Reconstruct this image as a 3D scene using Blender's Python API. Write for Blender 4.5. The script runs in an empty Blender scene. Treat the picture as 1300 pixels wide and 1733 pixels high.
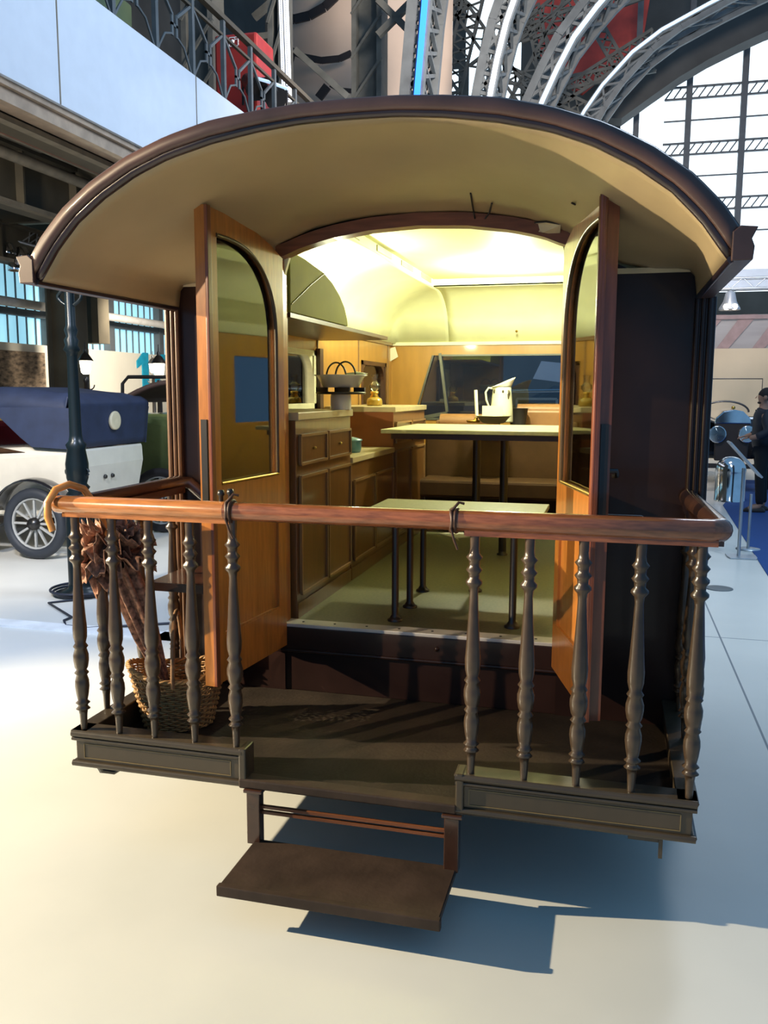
import bpy, math, random
from mathutils import Vector, Matrix
random.seed(7)
PI = math.pi
sc = bpy.context.scene
col = sc.collection

# ------------------------------------------------------------------ camera
CF, CP, CYW, CR, CX, CD, CH = (1474.33, .1365, .2561, -.0037, .8054, 2.7249, 1.723)
_s, _c = math.sin(CYW), math.cos(CYW)
_right = Vector((_c, _s, 0)); _f0 = Vector((-_s, _c, 0)); _upw = Vector((0, 0, 1))
_fwd = math.cos(CP) * _f0 - math.sin(CP) * _upw
_up = math.cos(CP) * _upw + math.sin(CP) * _f0
_O = Vector((CX, -CD, CH))
cr, sr = math.cos(CR), math.sin(CR)
rr = cr * _right - sr * _up * 1.0
uu = sr * _right + cr * _up
cam_d = bpy.data.cameras.new('camera'); cam = bpy.data.objects.new('camera', cam_d); col.objects.link(cam)
cam_d.sensor_fit = 'HORIZONTAL'; cam_d.sensor_width = 36; cam_d.lens = CF / 1300 * 36
cam_d.clip_start = .05; cam_d.clip_end = 300
m = Matrix((rr, uu, -_fwd)).transposed().to_4x4(); m.translation = _O
cam.matrix_world = m
sc.camera = cam

def at(px, py, **k):
    """point of the room seen at a photo pixel, on the plane x=, y= or z="""
    a, b = px - 650, py - 866.5
    d = _fwd + rr * (a / CF) - uu * (b / CF)
    ax, v = list(k.items())[0]; i = 'xyz'.index(ax)
    return _O + d * ((v - _O[i]) / d[i])

# ------------------------------------------------------------------ world, lights, exposure
sc.view_settings.view_transform = 'Standard'; sc.view_settings.look = 'None'
sc.view_settings.gamma = 1; sc.view_settings.exposure = 0.0; sc.view_settings.use_curve_mapping = False
sc.cycles.max_bounces = 8; sc.cycles.sample_clamp_indirect = 4
w = bpy.data.worlds.new('world'); sc.world = w; w.use_nodes = True
bg = w.node_tree.nodes['Background']
bg.inputs[0].default_value = (.25, .57, 1.0, 1); bg.inputs[1].default_value = .48

def lamp(name, kind, loc, target, color, power, size=.1, angle=40, blend=.15, sy=None):
    d = bpy.data.lights.new(name, kind); o = bpy.data.objects.new(name, d); col.objects.link(o)
    o.location = loc; d.color = color; d.energy = power
    if kind == 'SPOT': d.spot_size = math.radians(angle); d.spot_blend = blend; d.shadow_soft_size = size
    if kind == 'POINT': d.shadow_soft_size = size
    if kind == 'AREA':
        d.size = size
        if sy: d.shape = 'RECTANGLE'; d.size_y = sy
    if target is not None:
        o.rotation_euler = (Vector(target) - Vector(loc)).to_track_quat('-Z', 'Y').to_euler()
    return o
WARM = (1, .84, .60)
lamp('spot_side', 'SPOT', (-6.6, -1.25, 3.05), (.2, -.6, .1), (1, .86, .60), 5300, .03, 70, .6)
lamp('spot_front', 'SPOT', (-4.6, -4.6, 4.0), (-.05, .6, 1.28), (1, .78, .50), 1900, .035, 17, .35)
lamp('spot_hall_blue', 'SPOT', (-2.2, -1.2, 5.2), (-3.9, 3.6, 0), (.66, .76, 1), 1900, .3, 58, .9)
lamp('spot_hall_blue', 'SPOT', (-4.6, 1.2, 3.5), (-5.6, 6.5, .9), (1, .9, .76), 950, .2, 95, .8)
lamp('spot_hall_right', 'SPOT', (4.5, 4, 7), (2.2, 5.5, 0), (.60, .80, 1), 900, .3, 70, 1)
lamp('spot_far_wall', 'SPOT', (2.0, 13, 3.2), (3.5, 22, 2), (1, .85, .62), 500, .3, 80, 1)
lamp('left_wall_fill', 'SPOT', (-7.6, 13.5, 3.6), (-11, 16, 2.2), (1, .90, .74), 1900, .3, 110, 1)  # unseen fill added to brighten the left wall
lamp('dome_fill', 'AREA', (1.5, 9.5, 9), (-3, 18, 9.5), (1, .85, .74), 1500, 2)  # added fill light, no fixture; lifts the unlit dome
lamp('fascia_light', 'AREA', (2, 5, 7), (-4, 6, 4.7), (.75, .85, 1), 420, 3)
lamp('arch_light', 'AREA', (3, 12, 4), (-1, 20, 10), (.65, .8, 1), 420, 3)
lamp('cabin_lamp', 'POINT', (-.76, 2.25, 2.26), None, (.97, 1, .66), 48, .05)
lamp('cabin_lamp', 'POINT', (.10, 3.3, 2.47), None, (.98, 1, .70), 105, .05)

# ------------------------------------------------------------------ materials
def new_mat(name):
    m = bpy.data.materials.new(name); m.use_nodes = True
    nt = m.node_tree; return m, nt, nt.nodes['Principled BSDF']
def lin(c): return tuple(c) + (1,)
MATS = {}
def plain(name, c, rough=.5, metal=0, var=.12, scale=6, bump=0, coat=0, bscale=None, stretch=(1, 1, 1), spec=None):
    m, nt, b = new_mat(name)
    tc = nt.nodes.new('ShaderNodeTexCoord'); mp = nt.nodes.new('ShaderNodeMapping')
    mp.inputs['Scale'].default_value = stretch
    nt.links.new(tc.outputs['Object'], mp.inputs[0])
    n = nt.nodes.new('ShaderNodeTexNoise'); n.inputs['Scale'].default_value = scale; n.inputs['Detail'].default_value = 6
    nt.links.new(mp.outputs[0], n.inputs['Vector'])
    r = nt.nodes.new('ShaderNodeValToRGB')
    r.color_ramp.elements[0].position = .3; r.color_ramp.elements[1].position = .7
    r.color_ramp.elements[0].color = lin([x * (1 - var) for x in c]); r.color_ramp.elements[1].color = lin([min(1, x * (1 + var)) for x in c])
    nt.links.new(n.outputs['Fac'], r.inputs[0]); nt.links.new(r.outputs[0], b.inputs['Base Color'])
    b.inputs['Roughness'].default_value = rough; b.inputs['Metallic'].default_value = metal
    if coat: b.inputs['Coat Weight'].default_value = coat; b.inputs['Coat Roughness'].default_value = .08
    if spec is not None: b.inputs['Specular IOR Level'].default_value = spec
    if bump:
        n2 = nt.nodes.new('ShaderNodeTexNoise'); n2.inputs['Scale'].default_value = bscale or scale * 3
        nt.links.new(mp.outputs[0], n2.inputs['Vector'])
        bp = nt.nodes.new('ShaderNodeBump'); bp.inputs['Strength'].default_value = bump; bp.inputs['Distance'].default_value = .01
        nt.links.new(n2.outputs['Fac'], bp.inputs['Height']); nt.links.new(bp.outputs[0], b.inputs['Normal'])
    MATS[name] = m; return m
def emit(name, c, s):
    m, nt, b = new_mat(name)
    b.inputs['Base Color'].default_value = lin(c); b.inputs['Emission Color'].default_value = lin(c); b.inputs['Emission Strength'].default_value = s
    MATS[name] = m; return m
def glass(name, tint=(1, 1, 1), refl=.12, rough=.02):
    m, nt, b = new_mat(name); nt.nodes.remove(b)
    out = nt.nodes['Material Output']
    t = nt.nodes.new('ShaderNodeBsdfTransparent'); t.inputs[0].default_value = lin(tint)
    g = nt.nodes.new('ShaderNodeBsdfGlossy'); g.inputs['Roughness'].default_value = rough
    f = nt.nodes.new('ShaderNodeFresnel'); f.inputs[0].default_value = 1.45
    a = nt.nodes.new('ShaderNodeMath'); a.operation = 'ADD'; a.inputs[1].default_value = refl - .04; a.use_clamp = True
    x = nt.nodes.new('ShaderNodeMixShader')
    nt.links.new(f.outputs[0], a.inputs[0]); nt.links.new(a.outputs[0], x.inputs[0])
    nt.links.new(t.outputs[0], x.inputs[1]); nt.links.new(g.outputs[0], x.inputs[2]); nt.links.new(x.outputs[0], out.inputs[0])
    MATS[name] = m; return m

plain('body_brown', (.022, .010, .008), .3, var=.35, scale=3, bump=.10, bscale=9, coat=.12, spec=.3)
plain('platform_paint', (.042, .026, .018), .5, spec=.25, var=.3, scale=7, bump=.12, bscale=40)
plain('apron_paint', (.050, .035, .020), .35, var=.2, scale=6, bump=.1, bscale=25, coat=.12)
plain('baluster_paint', (.046, .029, .018), .3, var=.25, scale=20, coat=.2)
plain('gold_line', (.20, .14, .06), .5)
plain('deck_boards', (.026, .018, .012), .6, var=.4, scale=5, bump=.15, bscale=60, spec=.25)
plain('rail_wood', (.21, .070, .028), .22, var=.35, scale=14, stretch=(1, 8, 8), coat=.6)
plain('rail_wood_lit', (.38, .145, .045), .25, var=.25, scale=14, stretch=(1, 8, 8), coat=.6)  # lit copy of the rail wood: brightness of the left handrail in its colour
plain('dark_rail', (.055, .022, .012), .25, var=.3, scale=10, coat=.5)
plain('door_wood', (.35, .125, .024), .30, var=.22, scale=9, stretch=(6, 6, .7), coat=.35, bump=.04)
plain('door_wood_red', (.16, .045, .020), .28, var=.3, scale=9, stretch=(6, 6, .7), coat=.4)
plain('dark_molding', (.07, .04, .015), .3, var=.2)
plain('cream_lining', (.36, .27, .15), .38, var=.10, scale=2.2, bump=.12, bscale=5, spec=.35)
plain('cream_edge', (.68, .58, .38), .4)
plain('fascia', (.075, .038, .032), .42, var=.35, scale=5, coat=.15, bump=.08, bscale=8)
plain('fascia_dark', (.022, .012, .014), .3, var=.3, coat=.3)
plain('beam_wood', (.19, .065, .028), .35, var=.3, scale=10, stretch=(.6, 5, 5))
plain('ply', (.36, .18, .032), .32, var=.12, scale=5, stretch=(3, 3, .6), coat=.2)
plain('cabinet_wood', (.12, .052, .014), .3, var=.15, scale=8, stretch=(5, 5, .7), coat=.25)
plain('cabinet_side', (.18, .055, .015), .35, var=.12, scale=6)
plain('cabinet_molding', (.20, .11, .045), .3)
plain('worktop', (.42, .34, .20), .35, var=.12, scale=12)
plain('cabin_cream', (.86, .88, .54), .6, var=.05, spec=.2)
plain('locker_shade', (.20, .20, .035), .7, var=.08, spec=.08)  # dark olive paints in the shade on the unlit locker
plain('white_trim', (.75, .72, .5), .45)
plain('lino', (.15, .14, .07), .5, var=.18, scale=70)
plain('table_top', (.50, .46, .27), .45, var=.1, scale=30)
plain('bench_top', (.21, .20, .11), .5, var=.12, scale=60)
plain('black_iron', (.012, .010, .009), .35, coat=.2)
plain('aluminium', (.55, .53, .50), .5, .4, bump=.05)
plain('leather_dark', (.045, .022, .010), .6, var=.25, scale=8, spec=.12)
plain('leather_tan', (.26, .12, .045), .5, var=.2)
plain('enamel', (.80, .77, .68), .25, var=.06, coat=.4)
plain('enamel_jug', (.72, .74, .55), .3, var=.08, coat=.3)
plain('chipped_enamel', (.06, .045, .02), .6)
plain('zinc', (.30, .28, .20), .45, .3, var=.15)
plain('blue_enamel', (.035, .15, .23), .3, coat=.4)
plain('frame_dark', (.10, .10, .085), .3, .3)
plain('post_brown_lit', (.13, .062, .028), .35, var=.2, coat=.2)  # lighter brown carries the light falling on the left corner post
plain('brass', (.55, .35, .08), .3, 1)
plain('oil', (.30, .18, .02), .15, coat=.6)
glass('clear_glass', (.96, .97, .95), .10)
glass('door_glass', (.93, .94, .90), .16, .03)
glass('dark_glass', (.55, .58, .60), .10)
plain('candle_wax', (.85, .80, .66), .5)
plain('paper', (.72, .68, .52), .7)
plain('dark_wood', (.055, .022, .010), .35, var=.3)
plain('wicker', (.36, .19, .062), .6, var=.35, scale=40)
plain('wicker_dark', (.22, .11, .045), .6, var=.4, scale=40)
plain('floral', (.26, .13, .085), .75, var=.75, scale=55)
plain('orange_wood', (.60, .25, .06), .35, var=.1, coat=.3)
plain('leather_strap', (.05, .02, .010), .5)
# hall
plain('hall_iron', (.085, .088, .078), .55, var=.3, scale=3)
plain('hall_iron_grey', (.10, .112, .115), .5, var=.25, scale=3)
plain('hall_dark', (.045, .045, .042), .7, var=.3, scale=1)
plain('girder', (.075, .062, .040), .55, var=.35, scale=1.5)
plain('girder_flange', (.20, .165, .115), .55, var=.25)
plain('white_fascia', (.68, .73, .80), .28, var=.03, coat=.3)
plain('copper_trim', (.42, .31, .22), .35, .2, var=.2)
plain('wall_white', (.60, .56, .47), .6, var=.05, scale=1)
plain('wall_beige', (.52, .42, .29), .7, var=.10, scale=.6)
plain('grey_band', (.34, .32, .32), .6, var=.15, scale=.8, stretch=(.5, 1, 4))
plain('red_stripe', (.32, .22, .215), .6)
plain('pale_dome', (.50, .40, .32), .7, var=.06, scale=1)
plain('soft_black', (.02, .016, .016), .6)
plain('red_panel', (.42, .045, .03), .6, var=.25, scale=2)
plain('red_paint', (.34, .03, .022), .35, coat=.3)
plain('white_paint', (.78, .78, .76), .5)
plain('teal_paint', (.01, .27, .42), .5)
plain('mural', (.20, .14, .09), .8, var=.85, scale=6, stretch=(1, 1, 2.2))
plain('pipe_white', (.52, .50, .48), .5)
plain('pipe_red', (.30, .03, .02), .5)
plain('sky_frame', (.10, .11, .12), .6)
plain('carpet_blue', (.012, .060, .22), .9, var=.1, scale=60)
plain('chrome', (.75, .75, .76), .12, 1)
plain('metal_grey', (.50, .52, .55), .35, .7)
plain('car_white', (.72, .66, .54), .25, coat=.7, var=.04)
plain('canvas_blue', (.018, .028, .065), .65, var=.2, bump=.3, bscale=6)
plain('car_green', (.14, .17, .06), .3, coat=.6)
plain('car_red', (.16, .012, .015), .2, coat=.8)
plain('car_black', (.010, .010, .012), .15, coat=.8)
plain('car_yellow', (.50, .30, .05), .3, coat=.5)
plain('canvas_brown', (.06, .035, .03), .7)
plain('canvas_grey', (.08, .07, .075), .7)
plain('tyre', (.020, .024, .032), .6, var=.1)
plain('rim_white', (.35, .35, .33), .4)
plain('post_green', (.004, .009, .011), .35, coat=.1, spec=.3)
plain('cable', (.012, .016, .03), .5)
plain('skin', (.42, .22, .14), .55, var=.05)
plain('hair', (.015, .010, .008), .7)
plain('jacket', (.020, .022, .032), .6, var=.2, scale=12)
plain('trousers', (.008, .008, .010), .8)
plain('shoe', (.03, .02, .015), .5)
emit('sky_glow', (.80, .93, 1), 1.35)
emit('sky_blue_glow', (.30, .62, .78), .95)
emit('led_white', (.78, .85, 1), 1.8)
emit('led_blue', (.02, .16, 1), 1.9)
emit('led_pale', (.55, .75, 1), .9)
emit('lamp_glow', (1, .88, .65), 7)
emit('screen_dark', (.02, .06, .08), .3)

def floor_mat():
    m, nt, b = new_mat('hall_floor')
    tc = nt.nodes.new('ShaderNodeTexCoord'); sp = nt.nodes.new('ShaderNodeSeparateXYZ')
    nt.links.new(tc.outputs['Object'], sp.inputs[0])
    def M(op, a, bb=None, cc=None):
        n = nt.nodes.new('ShaderNodeMath'); n.operation = op
        for i, v in enumerate((a, bb, cc)):
            if v is None: continue
            if isinstance(v, (int, float)): n.inputs[i].default_value = v
            else: nt.links.new(v, n.inputs[i])
        return n.outputs[0]
    def seam(out, off, per):
        t = M('SUBTRACT', out, off); t = M('PINGPONG', t, per / 2); return M('LESS_THAN', t, .006)
    right = M('GREATER_THAN', sp.outputs[0], 1.2)
    far = M('MULTIPLY', M('MAXIMUM', seam(sp.outputs[0], 1.6, 4.0), seam(sp.outputs[1], 3.72, 8.0)), right)
    n = nt.nodes.new('ShaderNodeTexNoise'); n.inputs['Scale'].default_value = .9; n.inputs['Detail'].default_value = 8
    nt.links.new(tc.outputs['Object'], n.inputs['Vector'])
    r = nt.nodes.new('ShaderNodeValToRGB'); r.color_ramp.elements[0].position = .35; r.color_ramp.elements[1].position = .65
    r.color_ramp.elements[0].color = (.60, .59, .54, 1); r.color_ramp.elements[1].color = (.68, .66, .60, 1)
    nt.links.new(n.outputs['Fac'], r.inputs[0])
    mx = nt.nodes.new('ShaderNodeMix'); mx.data_type = 'RGBA'
    nt.links.new(far, mx.inputs['Factor']); nt.links.new(r.outputs[0], mx.inputs['A']); mx.inputs['B'].default_value = (.10, .13, .16, 1)
    nt.links.new(mx.outputs['Result'], b.inputs['Base Color'])
    b.inputs['Roughness'].default_value = .33; b.inputs['Specular IOR Level'].default_value = .35
    MATS['hall_floor'] = m
floor_mat()

# ------------------------------------------------------------------ mesh helpers
class MB:
    def __init__(s, xf=None): s.v = []; s.f = []; s.sm = []; s.xf = xf
    def add(s, vs, fs, smooth=False):
        k = len(s.v)
        for p in vs:
            p = Vector(p); s.v.append(s.xf @ p if s.xf is not None else p)
        for f in fs: s.f.append(tuple(i + k for i in f)); s.sm.append(smooth)
        return s
    def box(s, x0, x1, y0, y1, z0, z1):
        vs = [(x, y, z) for z in (z0, z1) for y in (y0, y1) for x in (x0, x1)]
        return s.add(vs, [(0, 2, 3, 1), (4, 5, 7, 6), (0, 1, 5, 4), (2, 6, 7, 3), (0, 4, 6, 2), (1, 3, 7, 5)])
    def hexa(s, b, t):
        return s.add(list(b) + list(t), [(3, 2, 1, 0), (4, 5, 6, 7), (0, 1, 5, 4), (1, 2, 6, 5), (2, 3, 7, 6), (3, 0, 4, 7)])
    def bar(s, a, b, w=.02, h=None, up=(0, 0, 1)):
        a = Vector(a); b = Vector(b); h = h or w; d = (b - a).normalized(); u = Vector(up)
        if abs(d.dot(u)) > .95: u = Vector((0, 1, 0))
        sx = d.cross(u).normalized() * w / 2; su = sx.cross(d).normalized() * h / 2
        q = [-sx - su, sx - su, sx + su, -sx + su]
        return s.hexa([a + k for k in q], [b + k for k in q])
    def tube(s, pts, r, n=8, closed=False, caps=True):
        pts = [Vector(p) for p in pts]; N = len(pts); rs = r if isinstance(r, (list, tuple)) else [r] * N
        vs = []; prev = None
        for i, p in enumerate(pts):
            if closed: d = pts[(i + 1) % N] - pts[i - 1]
            else: d = pts[min(i + 1, N - 1)] - pts[max(i - 1, 0)]
            d.normalize()
            if prev is None:
                u = Vector((0, 0, 1)) if abs(d.z) < .9 else Vector((1, 0, 0))
                a = d.cross(u).normalized()
            else:
                a = prev - d * prev.dot(d)
                a.normalize()
            prev = a; b = d.cross(a)
            for k in range(n):
                t = 2 * PI * k / n; vs.append(p + (a * math.cos(t) + b * math.sin(t)) * rs[i])
        fs = []
        for i in range(N if closed else N - 1):
            j = (i + 1) % N
            for k in range(n):
                l = (k + 1) % n; fs.append((i * n + k, i * n + l, j * n + l, j * n + k))
        s.add(vs, fs, True)
        if caps and not closed:
            s.add(vs[:n], [tuple(range(n))[::-1]]) if s.xf is None else s.add(vs[:n], [tuple(range(n))[::-1]])
            s.add(vs[-n:], [tuple(range(n))])
        return s
    def lathe(s, prof, c=(0, 0, 0), n=16, axis='z', sx=1, sy=1):
        c = Vector(c); vs = []
        for r, z in prof:
            for k in range(n):
                t = 2 * PI * k / n; x, y = r * math.cos(t) * sx, r * math.sin(t) * sy
                q = {'z': (x, y, z), 'y': (x, z, y), 'x': (z, x, y)}[axis]
                vs.append(c + Vector(q))
        fs = []
        for i in range(len(prof) - 1):
            for k in range(n):
                l = (k + 1) % n; q = (i * n + k, i * n + l, (i + 1) * n + l, (i + 1) * n + k)
                fs.append(q if axis != 'y' else q[::-1])
        s.add(vs, fs, True)
        if prof[0] == prof[-1] or (abs(prof[0][0] - prof[-1][0]) < 1e-6 and abs(prof[0][1] - prof[-1][1]) < 1e-6): return s
        for i, rev in ((0, True), (len(prof) - 1, False)):
            if prof[i][0] > 1e-4:
                q = list(range(n));  q = q[::-1] if rev != (axis == 'y') else q
                s.add(vs[i * n:(i + 1) * n], [tuple(q)])
        return s
    def prism(s, poly, axis, a0, a1):
        """poly of 2D points; axis 'x': (y,z)  'y': (x,z)  'z': (x,y)"""
        def P(p, a): return {'x': (a, p[0], p[1]), 'y': (p[0], a, p[1]), 'z': (p[0], p[1], a)}[axis]
        n = len(poly); vs = [P(p, a0) for p in poly] + [P(p, a1) for p in poly]
        fs = [tuple(range(n)), tuple(range(2 * n - 1, n - 1, -1))] + [(i, i + n, (i + 1) % n + n, (i + 1) % n) for i in range(n)]
        return s.add(vs, fs)
    def strip(s, A, B, th, axis, a0):
        """band between two 2D curves of the same length, a0..a0+th deep on axis y"""
        for i in range(len(A) - 1):
            q = [A[i], A[i + 1], B[i + 1], B[i]]
            s.prism(q, axis, a0, a0 + th)
        return s
    def grid(s, fn, nu, nv, smooth=True):
        vs = [fn(i / nu, j / nv) for j in range(nv + 1) for i in range(nu + 1)]
        fs = [(j * (nu + 1) + i, j * (nu + 1) + i + 1, (j + 1) * (nu + 1) + i + 1, (j + 1) * (nu + 1) + i) for j in range(nv) for i in range(nu)]
        return s.add(vs, fs, smooth)
    def build(s, name, mat, parent=None, bevel=0, kind=None, label=None, solid=0, fix=True):
        xs = [p.x for p in s.v]; ys = [p.y for p in s.v]; zs = [p.z for p in s.v]
        o0 = Vector(((min(xs) + max(xs)) / 2, (min(ys) + max(ys)) / 2, min(zs)))
        me = bpy.data.meshes.new(name)
        me.from_pydata([tuple(p - o0) for p in s.v], [], s.f); me.polygons.foreach_set('use_smooth', s.sm)
        me.materials.append(MATS[mat] if isinstance(mat, str) else mat)
        if fix:
            import bmesh
            bm = bmesh.new(); bm.from_mesh(me); bmesh.ops.recalc_face_normals(bm, faces=bm.faces); bm.to_mesh(me); bm.free()
        o = bpy.data.objects.new(name, me); col.objects.link(o)
        if parent is not None:
            o.parent = parent; o.location = o0 - WORLD[parent.name]
        else: o.location = o0
        WORLD[o.name] = o0
        if bevel:
            b = o.modifiers.new('bevel', 'BEVEL'); b.width = bevel; b.segments = 2; b.limit_method = 'ANGLE'; b.angle_limit = .9
        if solid:
            b = o.modifiers.new('solid', 'SOLIDIFY'); b.thickness = solid; b.offset = 0
        if kind: o['kind'] = kind
        if label: o['label'] = label
        return o
WORLD = {}
def thing(name, label, cat, loc=(0, 0, 0), group=None):
    o = bpy.data.objects.new(name, None); col.objects.link(o); o.location = loc; o.empty_display_size = .1
    WORLD[o.name] = Vector(loc)
    return tag(o, label, cat, group)
def tag(o, label, cat, group=None):
    o['label'] = label; o['category'] = cat
    if group: o['group'] = group
    return o
def struct(o): o['kind'] = 'structure'; return o
def copy_tree(o, parent=None):
    c = o.copy(); col.objects.link(c)
    if parent is not None: c.parent = parent
    for ch in list(o.children): copy_tree(ch, c)
    return c
def arc(c, r, a0, a1, n, plane='xz', ry=None):
    out = []
    for i in range(n + 1):
        t = math.radians(a0 + (a1 - a0) * i / n); u, v = r * math.cos(t), (ry or r) * math.sin(t)
        out.append(Vector(c) + Vector({'xz': (u, 0, v), 'yz': (0, u, v), 'xy': (u, v, 0)}[plane]))
    return out
def interp(tab, x):
    for (a, va), (b, vb) in zip(tab, tab[1:]):
        if x <= b: return va + (vb - va) * (x - a) / (b - a)
    return tab[-1][1]

exec_hall = True
# ================================================================== SETTING
struct(MB().box(-14, 9, -8, 34, -.1, 0).build('floor', 'hall_floor')); 
# floor material uses object coords: move its origin to the world origin
fl = bpy.data.objects['floor']; off = fl.location.copy()
for v in fl.data.vertices: v.co += off
fl.location = (0, 0, 0)
struct(MB().box(-14, 9, 34, 34.3, 0, 26).build('wall_back', 'hall_dark'))
XW = -11.0
# left wall: white lower part, window band, upper part
zb = at(140, 590, x=XW).z; 
wl = MB(); wl.box(XW - .3, XW, -8, 34, 0, zb).box(XW - .3, XW, -8, 34, 4.6, 5.6)
struct(wl.build('wall_left', 'wall_white'))
struct(MB().box(XW - .3, XW - .02, -8, 34, 5.6, 20).build('wall_left_upper', 'hall_dark'))
win = struct(MB().box(XW - .25, XW - .22, -2, 34, zb, 4.6).build('window_1', 'sky_blue_glow'))
fr = MB()
y = 2.0
while y < 30:
    fr.box(XW - .2, XW - .02, y - .11, y + .11, zb, 4.6)
    for k in range(1, 8): fr.box(XW - .2, XW - .17, y + k * .3 - .012, y + k * .3 + .012, zb, 4.6)
    y += 2.4
zm = at(140, 542, x=XW).z
fr.box(XW - .2, XW - .05, -2, 34, zm - .07, zm + .07)
fr.build('window_frame', 'sky_frame', win)
p0 = at(0, 508, x=XW + .6); p1 = at(280, 544, x=XW + .6)
pp = MB(); pp.tube([(XW + .6, 0, p0.z), (XW + .6, 33, p0.z)], .09, 12); tag(pp.build('duct_pipe', 'pipe_white'), 'long white pipe running in front of the left windows', 'pipe')
# right: beige wall with grey band, far right
YR = 22
z1 = at(1210, 590, y=YR).z; z2 = at(1210, 530, y=YR).z; z3 = at(1210, 490, y=YR).z; z4 = at(1210, 456, y=YR).z
struct(MB().box(1.5, 9, YR, YR + .3, 0, z1).build('wall_right', 'wall_beige'))
bb = MB().box(1.5, 9, YR + .6, YR + .8, z1, z2).build('wall_band', 'grey_band'); struct(bb)
st = MB()
for q in (0, .8, 1.7, 2.6): st.prism([(2.6 + q, z1 + .02), (2.9 + q, z1 + .02), (2.0 + q + 1.6, z2), (1.7 + q + 1.5, z2)], 'y', YR + .55, YR + .59)
st.box(2.9, 8, YR + .5, YR + .55, z2 - .12, z2 - .02)
struct(st.build('trim_1', 'red_stripe', None))
struct(MB().box(1.5, 9, YR + .1, YR + .5, z3, z4).build('trim_2', 'white_fascia', bevel=.02))
tr = MB(); zt = at(1240, 488, y=YR - 4).z
for dz in (0, .22):
    for dy in (0, .22): tr.tube([(2.2, YR - 4 + dy, zt + dz), (8, YR - 4 + dy, zt + dz)], .025, 6)
for i in range(24): tr.tube([(2.2 + i * .24, YR - 4, zt + (.22 if i % 2 else 0)), (2.44 + i * .24, YR - 4, zt + (0 if i % 2 else .22))], .012, 5)
tag(tr.build('lighting_truss', 'metal_grey'), 'slim silver lighting truss hanging before the beige wall', 'truss')
t = thing('spotlight', 'hanging stage spotlight with two glowing lamps below right truss', 'spotlight', at(1235, 500, y=YR - 4))
c0 = at(1235, 520, y=YR - 4)
MB().lathe([(.06, .34), (.10, .3), (.14, .12), (.22, -.02), (.23, -.06), (.2, -.06)], c0, 14).build('housing', 'metal_grey', t)
for d in (-.08, .08): MB().lathe([(0, -.07), (.05, -.06), (.07, 0), (.05, .05), (0, .06)], c0 + Vector((d, -.16, 0)), 10).build('bulb', 'lamp_glow', t)
MB().bar(c0 + Vector((0, 0, .3)), (c0.x, c0.y, zt), .04).build('bracket', 'black_iron', t)

# great arched window, far right
YA = 28
arcpx = [(1052, 200), (1100, 165), (1150, 130), (1200, 100), (1250, 75), (1300, 52), (1360, 30), (1430, 12)]
A = [at(x, y, y=YA) for x, y in arcpx]
zb2 = 5.0
poly = [(a.x, a.z) for a in A]
glz = MB().prism([(A[0].x - .5, zb2), (9.5, zb2), (9.5, A[-1].z)] + poly[::-1], 'y', YA + .2, YA + .25).build('window_2', 'sky_glow'); struct(glz)
fr = MB()
for x in (1073, 1160, 1252):
    a = at(x, 300, y=YA); fr.box(a.x - .09, a.x + .09, YA - .1, YA + .1, zb2, 15)
for x in (1116, 1206, 1300):
    a = at(x, 300, y=YA); 
for yy in (155, 250, 345):
    a = at(1180, yy, y=YA)
    fr.box(2.0, 9.5, YA - .05, YA + .05, a.z - .22, a.z - .17).box(2.0, 9.5, YA - .05, YA + .05, a.z + .13, a.z + .18)
    for i in range(30): fr.bar((2 + i * .25, YA, a.z - .2), (2.25 + i * .25, YA, a.z + .15), .04)
    a2 = at(1180, yy + 48, y=YA); fr.box(2.0, 9.5, YA - .03, YA + .03, a2.z - .02, a2.z + .02)
fr.build('window_frame', 'sky_frame', glz)
# solid dark arch band above it
op = [(985, 200), (1020, 150), (1070, 95), (1120, 55), (1180, 15), (1240, -20), (1320, -60), (1430, -100)]
Bp = [at(x, y, y=YA - 2) for x, y in op]; A2 = [at(x, y, y=YA - 2) for x, y in arcpx]
am = MB().strip([(p.x, p.z) for p in A2], [(p.x, p.z) for p in Bp], .8, 'y', YA - 2)
tag(am.build('arch_girder', 'hall_dark'), 'solid dark grey arch girder framing the bright arched window', 'arch')

# far upper glazing between the trusses (bright strips) and red panel
gl = MB()
for i, (x0, x1, y0, y1) in enumerate([(735, 765, -10, 120), (745, 775, 120, 175), (790, 822, -10, 100), (795, 850, 60, 175), (850, 880, 70, 180), (822, 846, -10, 60)]):
    a = at(x0, y0, y=30); b = at(x1, y1, y=30); gl.box(a.x, b.x, 30, 30.05, b.z, a.z)
struct(gl.build('window_3', 'sky_glow'))
a = at(895, -30, y=31); b = at(1075, 150, y=31)
tag(MB().prism([(a.x + .6, b.z + .8), (a.x, a.z), (b.x + .5, a.z), (b.x + .2, b.z + 1.6), (a.x + 2.0, b.z)], 'y', 31, 31.3).build('banner', 'red_panel'), 'large red panel high up behind the lattice arches', 'banner')

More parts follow.
